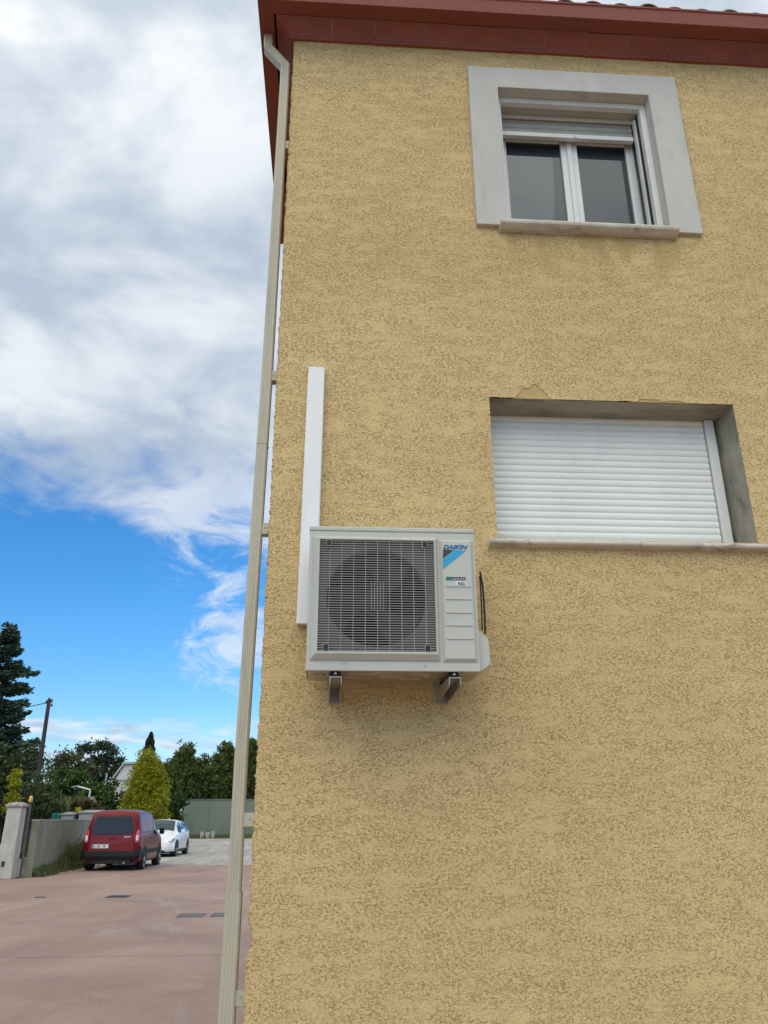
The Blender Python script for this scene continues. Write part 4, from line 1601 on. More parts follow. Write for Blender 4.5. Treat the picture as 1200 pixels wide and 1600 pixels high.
def white_car(loc, rotz):
    T = thing('car', 'white hatchback parked facing the yard just beyond the red van', 'car', loc, rotz)
    K = [(-2.20, [.36, .70, .80, .72, 1.00, .58, 1.05]),
         (-2.05, [.28, .82, .90, .80, 1.14, .60, 1.20]),
         (-1.75, [.24, .88, .98, .86, 1.30, .60, 1.38]),
         (-1.1, [.20, .90, .97, .895, 1.41, .60, 1.485]),
         (-.3, [.19, .90, .95, .90, 1.44, .60, 1.51]),
         (.15, [.19, .90, .94, .90, 1.41, .59, 1.48]),
         (.45, [.19, .90, .93, .90, 1.28, .60, 1.35]),
         (1.0, [.19, .90, .90, .89, .98, .70, 1.06]),
         (1.5, [.20, .90, .84, .88, .90, .66, .97]),
         (1.9, [.22, .87, .74, .84, .80, .60, .86]),
         (2.12, [.24, .76, .62, .74, .68, .50, .73]),
         (2.21, [.30, .62, .55, .60, .60, .40, .63])]
    L = Loft(K)
    xs = [-2.20, -2.13, -2.05, -1.9, -1.75, -1.45, -1.1, -.7, -.3, -.05, .15, .30, .45, .7, .85, 1.0, 1.25, 1.5, 1.7, 1.9, 2.02, 2.12, 2.17, 2.21]
    obj('body', L.body(xs), M_['carwhite'], T, local=True)
    ws = MB()
    vs = []
    rows = [(.20 + .78 * i / 8, .54 + .12 * i / 8) for i in range(9)]
    for (x, hw) in rows:
        h = L.sect(x)
        for k in range(11):
            yy = hw * (-1 + .2 * k)
            zz = h[8][1]
            for (y0, z0), (y1, z1) in zip(h[7:-1], h[8:]):
                if y1 <= abs(yy) <= y0:
                    zz = z0 + (z1 - z0) * (y0 - abs(yy)) / (y0 - y1)
            vs.append((x, yy, zz + .022))
    ws.add(vs, [(i * 11 + j, i * 11 + j + 1, i * 11 + j + 12, i * 11 + j + 11) for i in range(8) for j in range(10)], True)
    obj('windscreen', ws, mat('screen_glass', (.035, .05, .055), .12, spec=.25), T, local=True)
    for sg in (-1, 1):
        wm = MB()
        L.panel(wm, [(-1.55, 1.0, 1.16), (-1.2, .99, 1.32), (-.6, .98, 1.38), (.05, .97, 1.38), (.35, .97, 1.25), (.75, .96, 1.02)], sg, .010)
        obj('side_window', wm, M_['carglass'], T, local=True)
        for xa in (-1.33, 1.37):
            am = MB()
            arch(am, L, xa, .33, sg, .33, .012, .045)
            obj('wheel_arch', am, M_['black'], T, local=True)
        for xa in (-.35, .72):
            dm = MB()
            L.panel(dm, [(xa, .34, .94), (xa + .012, .34, .94)], sg, .006)
            obj('door_gap', dm, M_['black'], T, local=True)
        sm = MB()
        L.panel(sm, [(-.95, .205, .29), (0, .205, .29), (.95, .205, .29)], sg, .012, 3)
        obj('side_skirt', sm, M_['plastic'], T, local=True)
        mm = MB()
        mm.obox((.62, sg * 1.0, 1.02), (Vector((1, 0, 0)), Vector((0, 1, 0)), Vector((0, 0, 1))), .055, .09, .065)
        obj('mirror', mm, M_['carwhite'], T, local=True, bevel=.035, seg=3)
        for xc in (-1.33, 1.37):
            wheel(T, xc, sg * .80, .33, sg, .225)
        # slanted headlight wrapping the corner
        hl = MB()
        base = []
        for (x, z0, z1) in ((1.78, .70, .74), (1.95, .645, .72), (2.08, .60, .67), (2.14, .575, .625)):
            base.append((x, z0, z1))
        L.panel(hl, base, sg, .016, 3)
        hd = obj('headlight', hl, M_['black'], T, local=True)
        h2 = MB()
        L.panel(h2, [(1.90, .685, .705), (2.04, .645, .665), (2.13, .60, .615)], sg, .024, 2)
        obj('lens', h2, M_['lampwhite'], hd, local=True)
        fo = MB()
        fo.ring([(0, .012), (.055, .010), (.06, 0)], (0, 0, 0), 12, 'x')
        f = obj('fog_lamp', fo, M_['black'], T, local=True)
        f.location = (2.155, sg * .60, .385)
    fbm = MB()
    fbm.prism([(2.02, .20), (2.20, .22), (2.245, .30), (2.235, .44), (2.19, .50), (2.02, .50)], 'y', -.62, .62)
    for sg in (-1, 1):
        a = [(2.02, .20), (2.20, .22), (2.245, .30), (2.235, .44), (2.19, .50), (2.02, .50)]
        vs = [(x, sg * .62, z) for x, z in a] + [(1.80, sg * .90, .22), (1.88, sg * .905, .24), (1.93, sg * .91, .32), (1.92, sg * .91, .46), (1.86, sg * .90, .54), (1.78, sg * .885, .54)]
        fbm.add(vs, [(i, (i + 1) % 6, (i + 1) % 6 + 6, i + 6) for i in range(6)] + [tuple(range(6, 12))])
    obj('front_bumper', fbm, M_['carwhite'], T, local=True, bevel=.015)
    gr = MB()
    gr.prism([(2.20, .50), (2.252, .47), (2.25, .34), (2.20, .32)], 'y', -.34, .34)
    obj('grille', gr, M_['black'], T, local=True)
    lw = MB()
    lw.prism([(2.1, .20), (2.255, .225), (2.26, .255), (2.1, .25)], 'y', -.55, .55)
    obj('lower_lip', lw, M_['plastic'], T, local=True)
    ub = MB()
    ub.box(-1.95, 1.95, -.76, .76, .16, .30)
    obj('underbody', ub, M_['black'], T, local=True)
    fn = MB()
    fn.prism([(-1.22, 1.47), (-1.02, 1.48), (-1.18, 1.55)], 'y', -.02, .02)
    obj('roof_fin', fn, M_['carwhite'], T, local=True)
    return T


red_van((-6.90, 25.75, .004), R(90 + 1.0))
white_car((-7.50, 35.35, .008), R(-90 - .5))

# ------------------------------------------------------------------ plants
def leaves(pts, size, asp=2.0, up_bias=0.0, dirs=None):
    "pts (n,3) -> leaf quads"
    n = len(pts)
    a = rng.normal(size=(n, 3))
    if dirs is not None:
        a = dirs + a * .35
    a[:, 2] += up_bias
    a /= np.linalg.norm(a, axis=1)[:, None] + 1e-9
    b = rng.normal(size=(n, 3))
    b -= (b * a).sum(1)[:, None] * a
    b /= np.linalg.norm(b, axis=1)[:, None] + 1e-9
    s = size * rng.uniform(.6, 1.35, n)[:, None]
    L = a * s * asp / 2
    W = b * s / 2
    V = np.stack([pts - L, pts - L * .1 + W, pts + L, pts - L * .1 - W], 1).reshape(-1, 3)
    return V


def leaf_obj(name, V, m, parent, local_off):
    n = len(V) // 4
    me = bpy.data.meshes.new(name)
    V = V - np.array(local_off)
    me.vertices.add(4 * n)
    me.vertices.foreach_set('co', V.astype(np.float32).ravel())
    me.loops.add(4 * n)
    me.loops.foreach_set('vertex_index', np.arange(4 * n, dtype=np.int32))
    me.polygons.add(n)
    me.polygons.foreach_set('loop_start', np.arange(0, 4 * n, 4, dtype=np.int32))
    me.polygons.foreach_set('loop_total', np.full(n, 4, dtype=np.int32))
    me.update(calc_edges=True)
    me.materials.append(m)
    o = bpy.data.objects.new(name, me)
    col.objects.link(o)
    if parent is not None:
        o.parent = parent
    return o


def blob_pts(blobs, dens, clump=.35, k=1.0, shell=.55):
    "clumped points through ellipsoids; blobs (x,y,z,rx,ry,rz)"
    out = []
    for (x, y, z, a, b, c) in blobs:
        area = (a * b + b * c + a * c) * 4
        nc = max(6, int(area * 1.1 * k / (clump * clump) * .35))
        u = rng.normal(size=(nc, 3))
        u /= np.linalg.norm(u, axis=1)[:, None]
        r = shell + (1 - shell) * rng.uniform(0, 1, nc) ** .5
        cc = u * r[:, None] * np.array([a, b, c]) + np.array([x, y, z])
        m = max(4, int(dens))
        p = cc[:, None, :] + rng.normal(size=(nc, m, 3)) * clump * .42 * rng.uniform(.6, 1.3, (nc, 1, 1))
        out.append(p.reshape(-1, 3))
    return np.concatenate(out)


def limbs(mb, base, blobs, r0):
    base = Vector(base)
    top = max(b[2] for b in blobs)
    cx = sum(b[0] for b in blobs) / len(blobs)
    cy = sum(b[1] for b in blobs) / len(blobs)
    fork = Vector((base.x * .6 + cx * .4, base.y * .6 + cy * .4, base.z + (top - base.z) * .45))
    mb.tube([base, base.lerp(fork, .5) + Vector((.06, 0, 0)), fork], r0, 9, True, r0 * .65)
    for b in blobs:
        e = Vector((b[0], b[1], b[2]))
        mid = fork.lerp(e, .5) + Vector((random.uniform(-.15, .15), 0, .1))
        mb.tube([fork, mid, e], r0 * .5, 7, True, r0 * .12)


def tree(name, label, cat, base, blobs, m, leaf=.12, dens=26, clump=.4, k=1.0, r0=.16, asp=1.8, group=None, shell=.55, up=0):
    T = thing(name, label, cat, base, 0, group)
    mb = MB()
    limbs(mb, base, blobs, r0)
    obj('trunk', mb, M_['bark'], T)
    p = blob_pts(blobs, dens, clump, k, shell)
    p = p[p[:, 2] > .05]
    leaf_obj('crown', leaves(p, leaf, asp, up), m, T, base)
    return T


def B(px, py, Y, rpx, rpy, dep=1.0):
    "ellipsoid sighted at (px,py) at distance Y, half sizes in photo pixels"
    c = P(px, py, Y)
    e = P(px + rpx, py, Y)
    f_ = P(px, py - rpy, Y)
    a = abs(e.x - c.x)
    return (c.x, Y, c.z, a, a * dep, abs(f_.z - c.z))


LM = dict(
    fir=leaf_mat('fir_needles', (0.026, 0.050, 0.034), (0.075, 0.120, 0.080), .08),
    pine=leaf_mat('pine_needles', (0.040, 0.048, 0.018), (0.105, 0.110, 0.044), .12),
    pine2=leaf_mat('tall_pine_needles', (0.024, 0.038, 0.020), (0.065, 0.085, 0.042), .12),
    green=leaf_mat('green_leaf', (0.030, 0.065, 0.010), (0.095, 0.165, 0.030), .25),
    olive=leaf_mat('grey_green_leaf', (0.060, 0.085, 0.030), (0.155, 0.190, 0.080), .25),
    yellow=leaf_mat('yellow_bamboo_leaf', (0.15, 0.18, 0.008), (0.44, 0.42, 0.024), .35),
    bamboo=leaf_mat('bamboo_leaf', (0.030, 0.050, 0.012), (0.16, 0.19, 0.045), .30),
    ivy=leaf_mat('ivy_leaf', (0.014, 0.036, 0.006), (0.050, 0.100, 0.018), .2),
    cyp=leaf_mat('cypress_leaf', (0.012, 0.022, 0.012), (0.030, 0.042, 0.022), .08),
    brown=leaf_mat('brownish_leaf', (0.06, 0.055, 0.020), (0.16, 0.125, 0.05), .2),
    weed=leaf_mat('weed_leaf', (0.065, 0.085, 0.025), (0.19, 0.21, 0.085), .3),
    dark=leaf_mat('dark_hedge_leaf', (0.022, 0.040, 0.010), (0.080, 0.110, 0.030), .15),
)


def fir():
    Y = 30
    top = P(2, 972, Y)
    bx = P(-32, 1270, Y).x
    base = (bx, Y, 0)
    T = thing('fir_tree', 'tall dark conifer with layered branches at the left edge', 'tree', base)
    mb = MB()
    H = 9.2
    mb.tube([(bx, Y, 0), (bx + .05, Y, 4), (bx + .1, Y, H)], .26, 10, True, .03)
    pts, drs = [], []
    z = 1.2
    while z < H:
        t = (z - 1.2) / (H - 1.2)
        Rr = float(np.interp(z, [0, 3, 4.8, 5.6, 6.4, 7.2, 7.9, 8.6, 9.2], [1.5, 1.6, 1.75, 1.55, 1.4, 1.25, .75, .55, .15]))
        nb = 8
        a0 = rng.uniform(0, 6.28)
        for i in range(nb):
            a = a0 + 2 * math.pi * i / nb + rng.normal(0, .15)
            Lb = Rr * rng.uniform(.60, 1.12)
            prev = None
            seg = []
            zj = z + rng.normal(0, .12)
            for s_ in range(7):
                q = s_ / 6
                r = Lb * q
                zz = zj - .30 * math.sin(q * 2.4) * Lb * .35 + .22 * q * q * Lb * .5
                seg.append(Vector((bx + r * math.cos(a), Y + r * math.sin(a), zz)))
            mb.tube(seg, .045 * (1 - t) + .015, 5, True, .006)
            m = int(60 + 200 * Lb / 3)
            q = rng.uniform(.18, 1.03, m) ** .8
            idx = q * 6
            i0 = np.clip(idx.astype(int), 0, 5)
            fr = (idx - i0)[:, None]
            S = np.array([list(v) for v in seg])
            c = S[i0] * (1 - fr) + S[i0 + 1] * fr
            wdt = .05 + .30 * np.sin(np.clip(q, 0, 1) * np.pi * .92)[:, None]
            side = np.array([-math.sin(a), math.cos(a), 0])
            c = c + side * rng.uniform(-1, 1, (m, 1)) * wdt + np.array([0, 0, 1]) * rng.normal(0, .055, (m, 1)) - np.array([0, 0, .02])
            pts.append(c)
            drs.append(np.tile([math.cos(a), math.sin(a), .15], (m, 1)))
        z += .44 - .10 * t
    obj('trunk', mb, M_['bark'], T)
    p = np.concatenate(pts)
    d = np.concatenate(drs)
    leaf_obj('crown', leaves(p, .085, 2.6, 0, d), LM['fir'], T, base)


fir()

# pines, cypress and broadleaves beyond the garden wall
def pine(name, label, px, Y, blobs, m, **kw):
    b = P(px, 1275, Y)
    return tree(name, label, 'tree', (b.x, Y, 0), blobs, m, **kw)


tree('pine_tree', 'domed brown green pine crown behind the wooden utility pole', 'tree', (P(40, 1270, 52).x, 52, 0),
     [B(36, 1190, 52, 26, 22), B(58, 1182, 52, 15, 22), B(20, 1180, 52, 18, 20), B(46, 1206, 52, 24, 18)], LM['pine'], leaf=.13, dens=80, clump=.55, r0=.3)
tree('pine_tree', 'broad low umbrella pine with a brownish domed crown', 'tree', (P(112, 1270, 85).x, 85, 0),
     [B(112, 1193, 85, 30, 16), B(88, 1200, 85, 15, 12), B(137, 1204, 85, 18, 14), B(112, 1207, 85, 36, 12)], LM['pine'], leaf=.17, dens=80, clump=.75, r0=.4)
tree('pine_tree', 'tallest dark pine with sky showing between its upper clumps', 'tree', (P(155, 1270, 95).x, 95, 0),
     [B(127, 1172, 95, 8, 6), B(140, 1168, 95, 7, 5), B(153, 1167, 95, 8, 6), B(168, 1168, 95, 9, 7), B(176, 1176, 95, 8, 6), B(150, 1186, 95, 8, 7), B(165, 1187, 95, 14, 8),
      B(184, 1192, 95, 8, 8), B(160, 1207, 95, 22, 14), B(170, 1226, 95, 20, 20), B(150, 1240, 95, 20, 20), B(180, 1212, 95, 10, 14)], LM['pine2'], leaf=.17, dens=60, clump=.62, r0=.35)
tree('leafy_tree', 'rounded mid green leafy tree in front of the umbrella pine', 'tree', (P(105, 1280, 48).x, 48, 0),
     [B(98, 1222, 48, 26, 20), B(125, 1228, 48, 22, 18), B(146, 1238, 48, 18, 20), B(80, 1236, 48, 20, 18), B(112, 1246, 48, 34, 18), B(150, 1254, 48, 14, 14)], LM['green'], leaf=.14, dens=55, clump=.45, r0=.2)
tree('willow_tree', 'wispy grey green tree rising just behind the gate beacon', 'tree', (P(62, 1290, 34).x, 34, 0),
     [B(58, 1232, 34, 20, 24), B(78, 1246, 34, 18, 22), B(46, 1252, 34, 16, 24), B(66, 1266, 34, 26, 16), B(95, 1262, 34, 14, 14)], LM['olive'], leaf=.06, dens=44, clump=.30, r0=.10, asp=4.5, up=-.6)
tree('hedge_bush', 'dark green bush filling the left edge under the conifer', 'bush', (P(0, 1290, 27).x, 27, 0),
     [B(2, 1196, 27, 26, 34), B(0, 1250, 27, 32, 40), B(20, 1232, 27, 14, 26), B(-6, 1300, 27, 24, 30)], LM['dark'], leaf=.10, dens=40, clump=.30, r0=.12)
tree('yellow_shrub', 'small bright yellow green shrub above the gate pillar', 'bush', (P(20, 1290, 25.5).x, 25.5, 0),
     [B(22, 1236, 25.5, 8, 20), B(18, 1256, 25.5, 11, 18), B(24, 1218, 25.5, 4, 12)], LM['yellow'], leaf=.05, dens=40, clump=.20, r0=.05, asp=3)
tree('brown_shrub', 'brownish green shrub topping the garden wall beside the van', 'bush', (P(134, 1290, 36).x, 36, 0),
     [B(128, 1256, 36, 14, 8), B(142, 1260, 36, 12, 8), B(116, 1264, 36, 12, 8), B(150, 1268, 36, 10, 7)], LM['brown'], leaf=.10, dens=30, clump=.25, r0=.07, asp=2.6)
tree('leafy_bush', 'mid green bush between the garden wall and the pale pole', 'bush', (P(175, 1290, 50).x, 50, 0),
     [B(166, 1262, 50, 16, 14), B(176, 1240, 50, 10, 18), B(188, 1262, 50, 12, 12)], LM['dark'], leaf=.16, dens=34, clump=.42, r0=.1)

# cypress
def cypress():
    Y = 62
    c = P(231, 1200, Y)
    base = (c.x, Y, 0)
    T = thing('cypress_tree', 'slim dark cypress tip rising behind the yellow bamboo', 'tree', base)
    zt = P(232, 1147, Y).z
    mb = MB()
    mb.tube([(c.x, Y, 0), (c.x, Y, zt - .4)], .14, 8, True, .03)
    obj('trunk', mb, M_['bark'], T)
    n = 15000
    t = rng.uniform(0, 1, n) ** .75
    z = .4 + (zt - .4) * t
    rad = .50 * np.minimum(1, (1 - t) * 5.0) ** .6 * (.72 + .28 * np.sin(z * 5) ** 2)
    a = rng.uniform(0, 6.28, n)
    rr = rad * rng.uniform(.6, 1.05, n)
    p = np.stack([c.x + rr * np.cos(a) - .10 * (zt - z) / zt * 3, Y + rr * np.sin(a), z], 1)
    d = np.tile([0, 0, 1.0], (n, 1))
    leaf_obj('crown', leaves(p, .14, 2.6, .6, d), LM['cyp'], T, base)


cypress()


# bamboo clumps
def bamboo(name, label, px, Y, half_px, top_py, m, n_culm, n_leaf, group=None, leaf=.07, tip=1.0, droop=.9, culm_mat=None, cone=.55, seed_in=None):
    c = P(px, 1280, Y)
    e = P(px + half_px, 1280, Y)
    zt = P(px, top_py, Y).z
    W = abs(e.x - c.x)
    base = (c.x, Y, 0)
    T = thing(name, label, 'bamboo', base, 0, group)
    mb = MB()
    pts, dr = [], []
    for i in range(n_culm):
        a = rng.uniform(0, 2 * math.pi)
        r = math.sqrt(rng.uniform(0, 1))
        bx, by = c.x + .45 * W * r * math.cos(a), Y + .45 * W * r * math.sin(a)
        h = zt * (1 - cone * r ** 1.4) * rng.uniform(.80, 1.0)
        out = W * r * 1.0 * rng.uniform(.6, 1.05)
        seg = []
        for k in range(9):
            q = k / 8
            ben = q ** 2.3
            seg.append(Vector((bx + (out - .45 * W * r) * math.cos(a) * ben * 1.2, by + (out - .45 * W * r) * math.sin(a) * ben, h * (q - .10 * droop * q ** 5))))
        mb.tube(seg, .028, 5, True, .006, caps=False)
        m_ = int(n_leaf / n_culm)
        q = rng.uniform(.10, 1.0, m_) ** .85
        idx = q * 8
        i0 = np.clip(idx.astype(int), 0, 7)
        fr = (idx - i0)[:, None]
        S = np.array([list(v) for v in seg])
        cc = S[i0] * (1 - fr) + S[i0 + 1] * fr
        sp = (.50 * np.sin(np.clip(q, 0, 1) * np.pi) ** .5 + .10)[:, None] * min(1, W * .5 + .25)
        nb = max(5, m_ // 14)
        off = rng.normal(size=(nb, 3))
        kk = rng.integers(0, nb, m_)
        qq = rng.uniform(.10, 1, nb)
        # twigs: group leaves round branch points
        qi = qq[kk] * 8
        i1 = np.clip(qi.astype(int), 0, 7)
        f1 = (qi - i1)[:, None]
        cc = S[i1] * (1 - f1) + S[i1 + 1] * f1
        spq = (.45 * np.sin(qq * np.pi * .93) ** .6 + .06)[kk][:, None] * min(1.1, W * .5 + .25)
        cc = cc + off[kk] * spq * np.array([1, 1, .5]) + rng.normal(size=(m_, 3)) * .11
        pts.append(cc)
    obj('culm', mb, culm_mat or M_['bark'], T)
    p = np.concatenate(pts)
    p = p[p[:, 2] > .1]
    leaf_obj('foliage', leaves(p, leaf, 4.0, -.5), m, T, base)
    return T


M_['culmy'] = mat('yellow_culm', (.24, .22, .03), .5)
M_['culmg'] = mat('green_culm', (.09, .10, .03), .5)
bamboo('yellow_bamboo', 'tall yellow green bamboo clump behind the two parked vehicles', 224, 47, 29, 1138, LM['yellow'], 90, 80000, leaf=.055, culm_mat=M_['culmy'], cone=.74, droop=.6)
for (px, Y, hw, tp, nl, lab) in ((281, 73.5, 30, 1130, 26000, 'green bamboo clump just right of the yellow bamboo'),
                             (311, 74.5, 26, 1152, 20000, 'lower green bamboo clump in the middle of the row behind the green wall'),
                             (345, 73.5, 27, 1128, 26000, 'tall feathery bamboo clump beside the downpipe behind the green wall'),
                             (388, 74.5, 28, 1122, 22000, 'green bamboo clump seen between downpipe and house corner'),
                             (258, 76, 22, 1160, 14000, 'small green bamboo clump half behind the yellow bamboo')):
    bamboo('bamboo', lab, px, Y, hw, tp, LM['bamboo'], 44, nl * 2, 'bamboo clumps behind the green wall', leaf=.10, culm_mat=M_['culmg'], cone=.50)
tree('dark_hedge', 'dark dense hedge along the foot of the bamboo row', 'hedge', (P(320, 1280, 72.6).x, 72.6, 0),
     [B(px, 1236, 72.6, 20, 20, .5) for px in (262, 290, 318, 346, 372, 395)], LM['dark'], leaf=.22, dens=34, clump=.6, r0=.12)
tree('ivy_bush', 'dark green bush spilling over the left end of the green wall', 'bush', (P(268, 1290, 56).x, 56, 0),
     [B(262, 1256, 56, 18, 14), B(278, 1250, 56, 14, 9), B(252, 1266, 56, 14, 14), B(274, 1266, 56, 14, 16), B(262, 1284, 56, 18, 18)], LM['ivy'], leaf=.15, dens=40, clump=.38, r0=.1)


# palm and yucca behind the garden wall
def palm(px, py, Y, rad, label, m, n=22):
    c = P(px, py, Y)
    base = (c.x, Y, 0)
    T = thing('palm_plant', label, 'palm', base)
    mb = MB()
    mb.tube([(c.x, Y, 0), (c.x + .03, Y, c.z)], .10, 8, True, .07)
    obj('trunk', mb, M_['bark'], T)
    fb = MB()
    for i in range(n):
        a = rng.uniform(0, 6.28)
        el = rng.uniform(-.2, 1.3)
        d = Vector((math.cos(a) * math.cos(el), math.sin(a) * math.cos(el), math.sin(el)))
        s = Vector((-math.sin(a), math.cos(a), 0))
        o_ = Vector((c.x, Y, c.z))
        w_ = .05
        L = rad * rng.uniform(.7, 1.1)
        p1 = o_ + d * L * .6
        p2 = o_ + d * L + Vector((0, 0, -.25 * L))
        fb.add([o_ - s * .01, o_ + s * .01, p1 + s * w_, p1 - s * w_, p2], [(0, 1, 2, 3), (3, 2, 4)])
    obj('frond', fb, m, T, recalc=False)


palm(126, 1248, 40, .75, 'dark spiky palm head above the grey panels', LM['green'])
palm(123, 1272, 31, .45, 'small bright green yucca poking over the garden wall', LM['yellow'], 16)
palm(105, 1258, 42, .8, 'pale green palm head left of the bent white pole', LM['olive'])

# ------------------------------------------------------------------ poles, lamps
def pole(name, label, cat, p_top, p_bot_dir, r0, r1, m, extra=None):
    pass


Y = 35.0
a = P(77, 1093, Y)
b_ = P(61, 1203, Y)
d = (b_ - a)
foot = a + d * (a.z / (a.z - b_.z))
up_pole = thing('utility_pole', 'leaning dark wooden utility pole with a stubby insulated top', 'utility pole', (foot.x, foot.y, 0))
mb = MB()
mb.tube([foot, a], .125, 12, True, .085)
obj('pole', mb, M_['polewood'], up_pole)
for k, (dx, dz, s_) in enumerate(((.13, -.12, 1), (.15, -.32, 1), (-.12, -.18, -1))):
    mb = MB()
    mb.tube([a + Vector((0, 0, dz)), a + Vector((dx, 0, dz))], .018, 6)
    mb.ring([(0, .0), (.045, .01), (.05, .05), (.03, .09), (.04, .12), (0, .14)], (a.x + dx, a.y, a.z + dz), 10, 'z')
    obj('insulator', mb, M_['polewood'], up_pole)
mb = MB()
mb.ring([(0, .10), (.05, .06), (.09, .0), (.09, -.06)], (a.x, a.y, a.z), 10, 'z')
obj('cap', mb, M_['polewood'], up_pole)
wr = MB()
p0 = a + Vector((-.12, 0, -.16))
p1 = P(-80, 1108, 40)
seg = []
for k in range(13):
    q = k / 12
    v = p0.lerp(p1, q)
    v.z -= .25 * math.sin(math.pi * q)
    seg.append(v)
wr.tube(seg, .022, 5)
tag(obj('power_cable', wr, M_['wire']), 'dark cable running left from the top of the leaning wooden pole', 'cable')
p0 = a + d * .74
for tgt, Yt, lb in (((150, 1203), 80, 'thin upper cable running right from low on the leaning wooden pole'), ((118, 1216), 60, 'thin lower cable dipping right from the leaning wooden pole to the shrubs')):
    wr = MB()
    p1 = P(*tgt, Yt)
    seg = [p0.lerp(p1, k / 10) - Vector((0, 0, .6 * math.sin(math.pi * k / 10))) for k in range(11)]
    wr.tube(seg, .014, 5)
    tag(obj('telephone_cable', wr, M_['wire']), lb, 'cable')

a = P(167, 1209, 58)
b_ = P(158, 1266, 58)
d = b_ - a
foot = a + d * (a.z / (a.z - b_.z))
t = thing('slim_pole', 'slim pale leaning pole left of the white building', 'pole', (foot.x, foot.y, 0))
mb = MB()
mb.tube([foot, a], .09, 10, True, .07)
obj('shaft', mb, M_['palegrey'], t)
mb = MB()
mb.ring([(0, .05), (.06, .02), (.07, -.03)], (a.x, a.y, a.z), 10, 'z')
obj('cap', mb, M_['palegrey'], t)

Y = 44
pts = [P(139, 1300, Y), P(139.5, 1243, Y), P(141, 1234, Y), P(130, 1231, Y), P(118.5, 1228.5, Y)]
pts[0].z = 0
t = thing('lamp_post', 'white post with a bent top arm above the garden shrubs', 'lamp post', (pts[0].x, Y, 0))
mb = MB()
mb.tube(pts, .045, 8)
obj('post', mb, M_['pvc'], t)
mb = MB()
e = pts[-1]
mb.obox(e + Vector((-.05, 0, -.02)), (Vector((1, 0, .2)).normalized(), Vector((0, 1, 0)), Vector((-.2, 0, 1)).normalized()), .18, .10, .035)
obj('lamp_head', mb, M_['palegrey'], t, bevel=.01)
e = P(143, 1251, 42)
t = thing('satellite_dish', 'small pale dish on a short mast below the bent white post', 'satellite dish', (e.x, 42, 0))
mb = MB()
mb.ring([(0, .06), (.10, .04), (.18, -.01), (.22, -.07)], (e.x, 42, e.z), 20, 'y')
obj('dish', mb, M_['pvc'], t)
mb = MB()
mb.tube([(e.x, 42.05, 0), (e.x, 42.05, e.z)], .03, 6)
obj('mast', mb, M_['palegrey'], t)

# ------------------------------------------------------------------ garden wall, pillar, gate post
def garden_wall():
    line = [(-8.33, 20.95), (-8.45, 22.4), (-8.72, 25.2), (-9.0, 28.2), (-9.5, 33), (-10.4, 41), (-10.9, 46)]
    t = thing('garden_wall', 'low mossy grey rendered wall between gate pillar and red van', 'wall', (line[0][0], line[0][1], 0))
    mb = MB()
    th = .20
    H = 1.49
    vs = []
    for i, (x, y) in enumerate(line):
        a = Vector(line[max(0, i - 1)])
        b = Vector(line[min(len(line) - 1, i + 1)])
        d = (b - a).normalized()
        n = Vector((d.y, -d.x))     # towards +x
        vs += [(x, y, 0), (x, y, H), (x - n.x * th, y - n.y * th, H), (x - n.x * th, y - n.y * th, 0)]
    fs = []
    for i in range(len(line) - 1):
        fs += [(i * 4 + j, i * 4 + (j + 1) % 4, (i + 1) * 4 + (j + 1) % 4, (i + 1) * 4 + j) for j in range(3)]
    fs += [(0, 1, 2, 3), tuple(range(4 * len(line) - 4, 4 * len(line)))[::-1]]
    mb.add(vs, fs)
    obj('wall_face', mb, M_['gardenwall'], t)
    mb = MB()
    vs = [(x + (.02 if j in (0, 1) else -.02), y, z + (.001 if z > 1 else 0) if False else z) for j, (x, y, z) in enumerate([])]
    c = []
    for i, (x, y) in enumerate(line):
        a = Vector(line[max(0, i - 1)])
        b = Vector(line[min(len(line) - 1, i + 1)])
        d = (b - a).normalized()
        n = Vector((d.y, -d.x))
        c += [(x + n.x * .012, y + n.y * .012, H + .001), (x + n.x * .012, y + n.y * .012, H + .035), (x - n.x * (th + .012), y - n.y * (th + .012), H + .035), (x - n.x * (th + .012), y - n.y * (th + .012), H + .001)]
    fs = []
    for i in range(len(line) - 1):
        fs += [(i * 4 + j, i * 4 + (j + 1) % 4, (i + 1) * 4 + (j + 1) % 4, (i + 1) * 4 + j) for j in range(4)]
    fs += [(0, 1, 2, 3), tuple(range(4 * len(line) - 4, 4 * len(line)))[::-1]]
    mb.add(c, fs)
    obj('coping', mb, mat('coping', (.38, .37, .32), .9, var=.2, vscale=3), t)


garden_wall()


